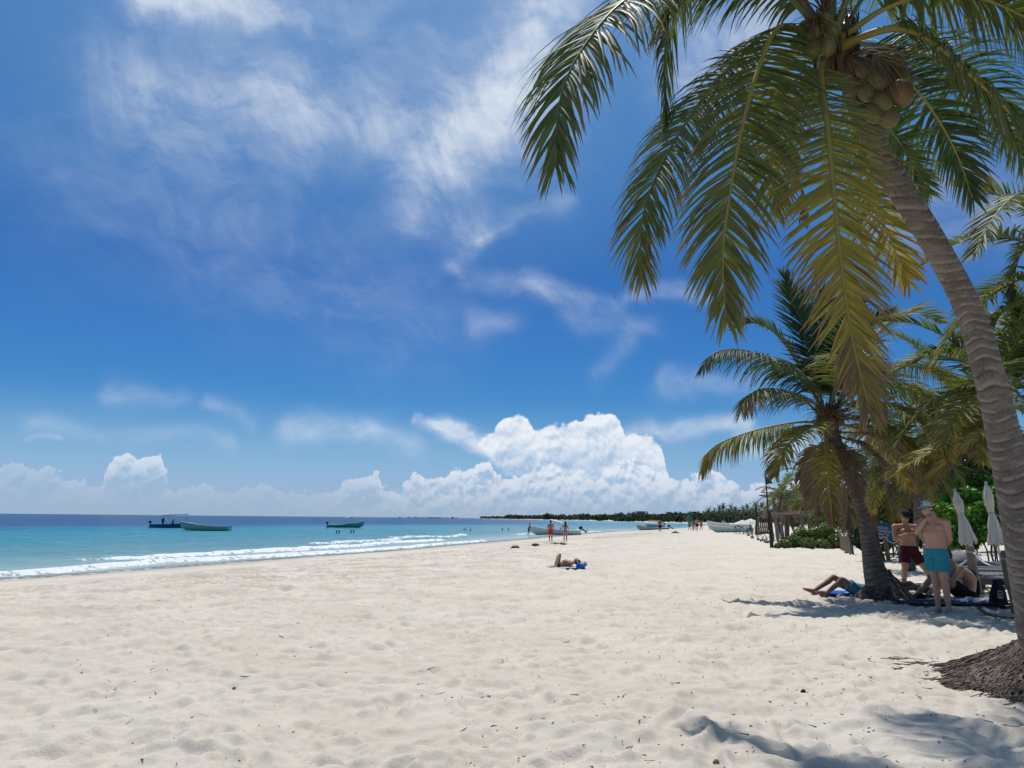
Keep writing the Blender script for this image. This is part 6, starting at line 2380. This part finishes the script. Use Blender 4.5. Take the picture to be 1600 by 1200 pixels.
# ================================================================== vegetation
def foliage_mat(name, a, b, c_, trans=.3):
    m = new_mat(name)
    rnd = attr('rnd')
    n = noise(objco(), .9, 3, .6)
    c = mixc(rnd, (*a, 1), (*b, 1))
    c = mixc(sstep(n + (rnd - .5) * .5, .55, .75, 0, .8), c, c_)
    p = principled(c, *((.40, .4) if trans > .16 else (.8, .08)))
    t = node('ShaderNodeBsdfTranslucent')
    X.put(t, 0, mixc(1.0, c, (1.2, 1.3, .5), 'MULTIPLY'))
    out(mixs(trans, p, X(t.outputs[0])))
    return m


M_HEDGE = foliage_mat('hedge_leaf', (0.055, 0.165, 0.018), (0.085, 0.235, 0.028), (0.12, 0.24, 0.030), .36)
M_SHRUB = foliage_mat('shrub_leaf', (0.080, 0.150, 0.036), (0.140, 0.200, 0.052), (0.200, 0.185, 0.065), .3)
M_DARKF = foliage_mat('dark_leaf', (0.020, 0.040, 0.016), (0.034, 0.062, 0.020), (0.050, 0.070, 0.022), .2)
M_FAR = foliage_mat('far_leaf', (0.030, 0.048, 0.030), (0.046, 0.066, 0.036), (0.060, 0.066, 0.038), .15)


def leaf_cloud(centres, n, size, seed, rnd_bias=0.0, flat=.5):
    """bent leaf faces spread through a set of ellipsoids; returns arrays"""
    rg = np.random.default_rng(seed)
    w = np.array([c[3] * c[4] * c[5] for c in centres]) ** .75
    w /= w.sum()
    k_ = rg.choice(len(centres), n, p=w)
    C = np.array([c[:3] for c in centres])[k_]
    Rr = np.array([c[3:] for c in centres])[k_]
    d = rg.normal(size=(n, 3))
    d /= np.linalg.norm(d, axis=1, keepdims=True)
    r = rg.random(n) ** .28
    p = C + d * Rr * r[:, None]
    nrm = d + rg.normal(size=(n, 3)) * .7 + np.array([0, 0, .35])
    nrm /= np.linalg.norm(nrm, axis=1, keepdims=True)
    t = np.cross(nrm, rg.normal(size=(n, 3)))
    t /= np.linalg.norm(t, axis=1, keepdims=True)
    b = np.cross(nrm, t)
    s = size * rg.uniform(.6, 1.3, n)[:, None]
    v = np.stack([p - t * s, p + b * s * flat + nrm * s * .15, p + t * s - nrm * s * .2, p - b * s * flat + nrm * s * .15], 1).reshape(-1, 3)
    f = np.arange(n * 4).reshape(-1, 4)
    rnd = np.repeat(np.clip(rg.random(n) + rnd_bias, 0, 1), 4)
    return v, f, rnd


def bush(name, label, cat, origin, centres, n, size, mat, seed, stems=8, group=None, part='leaves', stem_mat=None, flat=.5):
    t = thing(name, label, cat, origin, 0, group)
    v, f, rnd = leaf_cloud(centres, n, size, seed, flat=flat)
    me = mesh_np(part, v, f, mat, smooth=False)
    fattr(me, 'rnd', rnd)
    stuff(link(part, me, t))
    rg = random.Random(seed)
    mb = MB()
    for i in range(stems):
        c = rg.choice(centres)
        a = V((c[0] * .7 + rg.gauss(0, .15), c[1] * .7 + rg.gauss(0, .15), -.1))
        b = V(c[:3]) + V((rg.gauss(0, c[3] * .4), rg.gauss(0, c[4] * .4), rg.gauss(0, c[5] * .4)))
        crooked(mb, a, b, rg.uniform(.012, .03) * (1 if c[5] < 1.2 else 1.8), rg.random(), 5)
    stuff(mb.build('stems', stem_mat or M_GREYWOOD, t, autosm=False))
    return t


rg = random.Random(77)


def blobs(specs, o, depth=1.0):
    """(x, y, distance, half width px, half height px) -> ellipsoids about o"""
    r = []
    for x_, y_, Y, hw, hh in specs:
        p = at(x_, y_, Y) - o
        k_ = Y / 1200
        r.append((p.x, p.y, p.z, hw * k_, max(hw, hh) * k_ * depth, hh * k_))
    return r


# bright hedge behind the loungers
o = at(1540, 862, 26)
o.z = gz(o.x, o.y)
hs_ = [(1470 + 14 * i + rg.uniform(-5, 5), y_ + rg.uniform(-5, 5) - (8 if i > 4 else 0), 25.5 + rg.uniform(-.5, 2.0) + (785 - y_) * .004, rg.uniform(13, 19), rg.uniform(12, 18)) for i in range(13) for y_ in ((778 if i > 0 else 800), 800, 822, 844)]
hs_ += [(1505 + 13 * i, 762 - 4 * (i % 3), 27 + rg.random(), 14, 14) for i in range(9)]
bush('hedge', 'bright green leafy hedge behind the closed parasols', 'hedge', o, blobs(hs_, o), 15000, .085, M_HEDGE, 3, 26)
# dark shrubs and small trees behind the group
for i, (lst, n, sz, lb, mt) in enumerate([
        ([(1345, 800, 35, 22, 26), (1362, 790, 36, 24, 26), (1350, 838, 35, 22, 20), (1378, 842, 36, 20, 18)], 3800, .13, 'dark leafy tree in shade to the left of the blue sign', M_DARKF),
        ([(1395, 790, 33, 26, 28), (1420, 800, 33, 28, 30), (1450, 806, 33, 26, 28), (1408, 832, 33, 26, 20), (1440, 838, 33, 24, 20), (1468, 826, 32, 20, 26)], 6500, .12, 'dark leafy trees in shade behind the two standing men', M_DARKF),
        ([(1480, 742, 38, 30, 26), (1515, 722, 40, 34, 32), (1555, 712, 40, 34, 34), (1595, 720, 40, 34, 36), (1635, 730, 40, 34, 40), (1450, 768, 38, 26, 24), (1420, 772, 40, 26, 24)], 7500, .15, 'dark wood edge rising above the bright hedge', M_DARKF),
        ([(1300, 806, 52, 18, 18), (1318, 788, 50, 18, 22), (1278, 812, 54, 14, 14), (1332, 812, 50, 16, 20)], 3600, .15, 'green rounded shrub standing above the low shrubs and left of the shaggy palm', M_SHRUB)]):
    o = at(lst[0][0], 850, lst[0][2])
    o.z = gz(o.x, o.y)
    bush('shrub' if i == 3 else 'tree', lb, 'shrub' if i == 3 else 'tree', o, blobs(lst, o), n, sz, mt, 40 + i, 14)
# low beach shrubs left of the palm
o = place(1265, 858)
sh1 = [(1226, 851, o.y, 12, 8), (1240, 847, o.y + .3, 13, 12), (1252, 838, o.y + .8, 14, 16), (1262, 849, o.y - .2, 14, 9), (1274, 838, o.y + .6, 14, 15), (1284, 850, o.y - .1, 13, 8), (1292, 834, o.y + 1, 14, 18), (1306, 846, o.y + .3, 13, 12), (1318, 838, o.y + .8, 12, 14), (1216, 854, o.y, 8, 5)]
bush('shrub', 'low spreading beach shrub with bare stems between the flagpole and the rope fence', 'shrub', o, blobs(sh1, o, .8), 7500, .075, M_SHRUB, 51, 40)
o = place(1300, 842)
bush('shrub', 'taller yellow green shrub against the first posts of the rope fence', 'shrub', o, blobs([(1296, 806, o.y - 2, 16, 14), (1312, 812, o.y - 2, 14, 16), (1322, 800, o.y - 2, 12, 16), (1290, 818, o.y - 2, 14, 12)], o, .8), 4000, .09, M_HEDGE, 53, 16)


# ------------------------------------------------------------------ more palms
def wild_palm(label, hubp, foot, n, L, leafm, seed, leaf=.6, nleaf=56, trunk_r=.13, fixed=None, dead=4, segs=4, extra_name='coconut_palm', group='coconut palms along the beach', tmat=None, droopk=1.0, width=.042, lean=0.0):
    rg = random.Random(seed)
    hubp, foot = Vector(hubp), Vector(foot)
    t = thing(extra_name, label, 'palm tree', foot, 0, group)
    mid = foot.lerp(hubp, .5) + V((rg.gauss(0, .15), rg.gauss(0, .15), 0)) * 2
    mb = MB()
    pth, _ = catmull([V((0, 0, -.2)), mid - foot, hubp - foot], 26)
    mb.tube(pth, [trunk_r * (1.5 - .6 * min(1, i / 6)) * (1 + .05 * (i % 2)) for i in range(26)], 12)
    me = mesh_np('trunk', mb.v, mb.f, tmat or M_BARK_DK)
    fattr(me, 'along', [0] * len(mb.v))
    fattr(me, 'scar', [.9 if (i // 12) % 2 else 0 for i in range(len(mb.v))])
    link('trunk', me, t)
    h = hubp - foot
    for i in range(n):
        a = i * 2.39996 + rg.gauss(0, .15)
        e = radians(78 - 105 * (i + .5) / n + rg.gauss(0, 6))
        l_ = L * rg.uniform(.85, 1.1)
        p, d = h.copy(), V((cos(a) * cos(e), sin(a) * cos(e), sin(e)))
        pts = [p.copy()]
        for k_ in range(5):
            p = p + d * l_ / 5
            pts.append(p.copy())
            d = (d + DOWN * (.16 + .16 * max(0, cos(e))) * droopk * (1 + .4 * k_ / 4)).normalized()
        frond(t, pts, leafm, M_STALK_GR, nleaf=nleaf, leaf=leaf * rg.uniform(.9, 1.1), droop=1.2, seed=seed * 100 + i, petiole=.16, segs=segs, width=width, age=.08 + .35 * (i / n) ** 2, tip_age=.25, r0=.028)
    for i in range(dead):
        a = rg.uniform(0, 6.28)
        pts = [h, h + V((cos(a) * .35, sin(a) * .35, -.2)), h + V((cos(a) * .45, sin(a) * .45, -.9)), h + V((cos(a) * .4, sin(a) * .4, -1.7))]
        frond(t, pts, M_DEAD, M_STALK_DEAD, name='dead_frond', nleaf=40, leaf=.5, droop=2.4, age=.45, seed=seed * 100 + 60 + i, petiole=.1, segs=segs, r0=.022)
    for g in (fixed or []):
        g = dict(g)
        pp = [Vector(q) - foot for q in px_path(g.pop('p'))]
        lm = {'fresh': M_LEAF_FRESH, 'dark': M_LEAF_DK, 'std': M_LEAF, 'dead': M_DEAD}[g.pop('leafm', 'std')]
        g.setdefault('nleaf', 80)
        g.setdefault('width', width)
        frond(t, pp, lm, M_STALK_GR, seed=seed * 100 + 80 + len(pp), **g)
    return t


def foot_of(px, Y):
    q = at(px, 850, Y)
    return V((q.x, q.y, gz(q.x, q.y)))


D3 = 11.5
wild_palm('palm rooted outside the frame whose fronds reach in behind the leaning trunk', at(1690, 420, D3), foot_of(1740, D3), 12, 2.6, M_LEAF, 3, leaf=.62, nleaf=70, segs=5, fixed=[
    dict(p=[(1690, 420, D3), (1650, 330, D3 - .3), (1605, 300, D3 - .6), (1560, 330, D3 - .8), (1520, 400, D3 - .9)], leaf=.72, droop=1.0, vee=.1),
    dict(p=[(1690, 420, D3), (1640, 385, D3 + .2), (1605, 385, D3 + .4), (1588, 415, D3 + .5), (1582, 470, D3 + .5)], leaf=.62, droop=.9),
    dict(p=[(1690, 430, D3), (1640, 455, D3), (1600, 472, D3 + .2), (1565, 490, D3 + .3), (1550, 520, D3 + .3)], leaf=.62, droop=1.8, leafm='fresh', age=.2)])
D4 = 13.2
wild_palm('palm standing right behind the leaning trunk with yellow tipped lower fronds', at(1562, 612, D4), foot_of(1590, D4 + .4), 15, 2.3, M_LEAF, 4, leaf=.6, nleaf=70, segs=5, dead=0, fixed=[
    dict(p=[(1562, 612, D4), (1540, 575, D4 + .2), (1500, 555, D4 + .3), (1460, 552, D4 + .4), (1432, 565, D4 + .5)], leaf=.62, droop=.9, leafm='fresh'),
    dict(p=[(1562, 615, D4), (1585, 560, D4), (1590, 500, D4), (1580, 460, D4)], leaf=.6, droop=.5, leafm='fresh', side=(1, .2, .2)),
    dict(p=[(1562, 612, D4), (1600, 580, D4 - .2), (1620, 530, D4 - .2), (1610, 490, D4 - .2)], leaf=.6, droop=.6, leafm='fresh', age=.25),
    dict(p=[(1562, 625, D4), (1545, 655, D4 - .3), (1505, 683, D4 - .5), (1455, 707, D4 - .6), (1415, 728, D4 - .6), (1392, 745, D4 - .6)], leaf=.62, droop=1.9, age=.35, tip_age=.4),
    dict(p=[(1562, 630, D4), (1530, 680, D4 + .5), (1490, 715, D4 + .7), (1455, 745, D4 + .8)], leaf=.62, droop=1.8, age=.45, tip_age=.3),
    dict(p=[(1562, 630, D4), (1535, 650, D4 + 1.2), (1490, 690, D4 + 1.7), (1470, 740, D4 + 1.8)], leaf=.62, droop=1.8, leafm='dead', age=.4)])
D5 = 19.5
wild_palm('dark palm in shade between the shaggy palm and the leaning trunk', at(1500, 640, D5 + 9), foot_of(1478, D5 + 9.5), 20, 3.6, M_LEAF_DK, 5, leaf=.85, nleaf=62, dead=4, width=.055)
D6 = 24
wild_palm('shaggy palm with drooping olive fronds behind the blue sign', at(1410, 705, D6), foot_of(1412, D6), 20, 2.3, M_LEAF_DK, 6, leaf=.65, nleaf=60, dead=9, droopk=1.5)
wild_palm('palm with hanging yellowish fronds over the standing men', at(1452, 728, 29), foot_of(1448, 31), 18, 2.5, M_LEAF, 7, leaf=.8, nleaf=60, dead=8, droopk=1.7, width=.055)
wild_palm('small palm behind the trunk of the shaggy palm, low to the ground', at(1372, 760, 30), foot_of(1376, 30), 16, 2.0, M_LEAF_DK, 8, leaf=.6, nleaf=50, dead=5, droopk=1.4)
# the palms beyond the flagpole
for i, (x_, y_, Y, n, L, lb, sd) in enumerate([
        (1222, 775, 62, 18, 2.6, 'bushy palm right beside the black pennant', 11), (1243, 784, 70, 16, 2.6, 'palm behind the bushy one by the pennant', 12), (1256, 780, 64, 15, 2.4, 'palm over the roof of the driftwood pergola', 13),
        (1268, 750, 48, 14, 2.6, 'palm with pale drooping fronds close to the left fronds of the shaggy palm', 14), (1290, 770, 58, 14, 2.4, 'palm behind the pale drooping one', 15)]):
    wild_palm(lb, at(x_, y_, Y), foot_of(x_ + 3, Y), n, L, M_LEAF_DK if i % 2 else M_LEAF, sd, leaf=.6, nleaf=36, dead=3, segs=3, width=.06)

# ------------------------------------------------------------------ far palms, one shared set of meshes
proto = None
rg = random.Random(9)
farp = [(1108, 801, 300), (1117, 802.5, 300), (1124, 799, 270), (1130, 797, 265), (1137, 801, 260), (1143, 795, 240), (1149, 798, 240), (1155, 800, 235), (1162, 797, 225), (1168, 795, 215), (1174, 799, 210), (1180, 793, 200), (1190, 794, 180), (1200, 797, 170), (1213, 798, 150),
        (1232, 795, 140), (1246, 798, 130), (1046, 806.5, 620), (1068, 807, 560), (1079, 806, 480), (983, 804, 700)]
ORD = 'first second third fourth fifth sixth seventh eighth ninth tenth eleventh twelfth thirteenth fourteenth fifteenth sixteenth seventeenth'.split()
for i, (x_, y_, Y) in enumerate(farp):
    hp_ = at(x_, y_, Y)
    ft = V((hp_.x, hp_.y, gz(hp_.x, hp_.y)))
    lb = ('far palm, %s from the left along the crest of the near coast woods' % ORD[i] if i < 17 else 'far palm on the headland across the bay, %s' % ('rightmost of the right three', 'middle of the right three', 'leftmost of the right three', 'left of the square ruin')[(2, 0, 1, 3)[i - 17]])
    if proto is None:
        proto = wild_palm(lb, ft + V((0, 0, 6.0)), ft, 15, 2.6, M_DARKF, 31, leaf=.75, nleaf=16, dead=0, segs=2, width=.16, trunk_r=.16, group='far palms above the tree line')
        o = proto
    else:
        o = copy_tree(proto)
    o['label'] = lb
    o.location = ft
    h = max(hp_.z - ft.z, 3.0)
    k_ = h / 6.0
    o.scale = (max(k_, .8), max(k_, .8), k_)
    o.rotation_euler = (0, 0, rg.uniform(0, 6.28))

# ------------------------------------------------------------------ the wooded shore of the bay
def woods(name, label, line, n, hfun, width, size, seed, clump=34):
    rg = np.random.default_rng(seed)
    line = np.array(line, dtype=float)
    seg = np.linalg.norm(np.diff(line, axis=0), axis=1)
    cum = np.concatenate([[0], np.cumsum(seg)])
    C = []
    for i in range(n):
        s = rg.random() * cum[-1]
        k_ = min(np.searchsorted(cum, s) - 1, len(seg) - 1)
        k_ = max(k_, 0)
        f = (s - cum[k_]) / seg[k_]
        p = line[k_] * (1 - f) + line[k_ + 1] * f
        dv = (line[k_ + 1] - line[k_]) / seg[k_]
        nv = np.array([dv[1], -dv[0]])
        w = rg.random() ** 1.7 * width
        q = p + nv * w
        hh = hfun(s / cum[-1], w / width) * (0.50 + .75 * rg.random() ** 2 + .35 * float(vnoise(np.array([s * .02]), np.array([w * .05]), seed)[0]))
        r = hh * rg.uniform(.35, .6)
        z = gz(q[0], q[1])
        C.append((q[0], q[1], max(z, SEA_Z) + hh - r * .9, r * 1.3, r * 1.3, r))
        C.append((q[0], q[1], max(z, SEA_Z) + (hh - r) * .45, r * 1.2, r * 1.2, max((hh - r) * .5, .6)))
    V_, F_, R_ = leaf_cloud(C, n * clump, size, seed, flat=.7)
    me = mesh_np(name, V_, F_, M_FAR, smooth=False)
    fattr(me, 'rnd', R_)
    return stuff(tag(link(name, me), label, 'woods'))


near_line = [(34, 85), (42, 120), (56, 160), (76, 205), (96, 250), (112, 310), (124, 400)]
woods('coast_woods', 'dark palm and scrub woods along the beach beyond the bar', near_line, 520, lambda s, w: 4.6 + 4.2 * w - .8 * s, 34, .55, 61, 46)
mid_line = [(119, 390), (124, 520), (114, 630), (119, 760), (131, 1000)]
woods('coast_woods', 'scrub covering the headland across the bay', mid_line, 950, lambda s, w: 4.2 + 3.4 * w + .5 * s, 120, 1.1, 62, 40)
woods('coast_woods', 'low wooded point at the far end of the bay', [(132, 1000), (118, 1330), (48, 2000), (-32, 2900), (-140, 3600)], 520, lambda s, w: 8 + 6 * w + 2 * s, 300, 3.0, 63, 26)
woods('coast_woods', 'faint wooded islets on the sea horizon', [(-560, 3900), (-470, 3900), (-380, 4000), (-250, 3900)], 60, lambda s, w: 4.5, 40, 2.2, 64, 30)

# the ruin on the headland
p0 = at(1001.5, 812, 900)
k_ = 900 / 1200
gz0 = gz(p0.x, p0.y)
t = thing('ruin', 'square stone ruin standing on the wooded headland across the bay', 'building', (p0.x, p0.y, gz0))
zt = at(1001, 799, 900).z - gz0
M_RUIN = simple('ruin_stone', (0.23, 0.185, 0.175), .9, .1, .2, .4)
b = MB()
b.box((0, 0, (zt - 3.6) / 2), (k_ * 21, 12, zt - 3.6))
b.build('terrace', M_RUIN, t, smooth=False)
b = MB().box((0, 0, zt - 1.9), (12 * k_ * .98, 7, 3.4))
b.box((0, 0, zt - .05), (12 * k_ * 1.06, 7.5, .35))
bw = b.build('wall', M_RUIN, t, smooth=False)
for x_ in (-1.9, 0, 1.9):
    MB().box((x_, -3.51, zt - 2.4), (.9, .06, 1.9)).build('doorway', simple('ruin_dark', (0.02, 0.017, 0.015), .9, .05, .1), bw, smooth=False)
st_ = MB()
for i in range(7):
    st_.box((0, -6 - .5 * i, (zt - 3.6) * (7 - i) / 16), (3.4, .49, (zt - 3.6) * (7 - i) / 8))
st_.build('stairway', M_RUIN, t, smooth=False)
MB().tube([(-5.2, 0, zt - 3.6), (-5.2, 0, zt + .8)], .25, 6).build('mast', M_RUIN, t)
for x_, lb in ((983, 'thatched hut roof on the headland left of the square ruin'), (1015, 'low thatched hut on the headland right of the square ruin')):
    q = at(x_, 812, 940)
    g0 = gz(q.x, q.y)
    zt_ = at(x_, 804 if x_ == 983 else 806.5, 940).z - g0
    t = thing('hut', lb, 'hut', (q.x, q.y, g0))
    MB().lathe([(3.4, 0), (3.4, zt_ - 3.0)], 12).build('wall', M_RUIN, t)
    MB().lathe([(5.2, zt_ - 3.2), (2.8, zt_ - 1.5), (.15, zt_)], 14).build('roof', simple('thatch', (0.10, 0.085, 0.07), .95, .05, .2, 1), t)
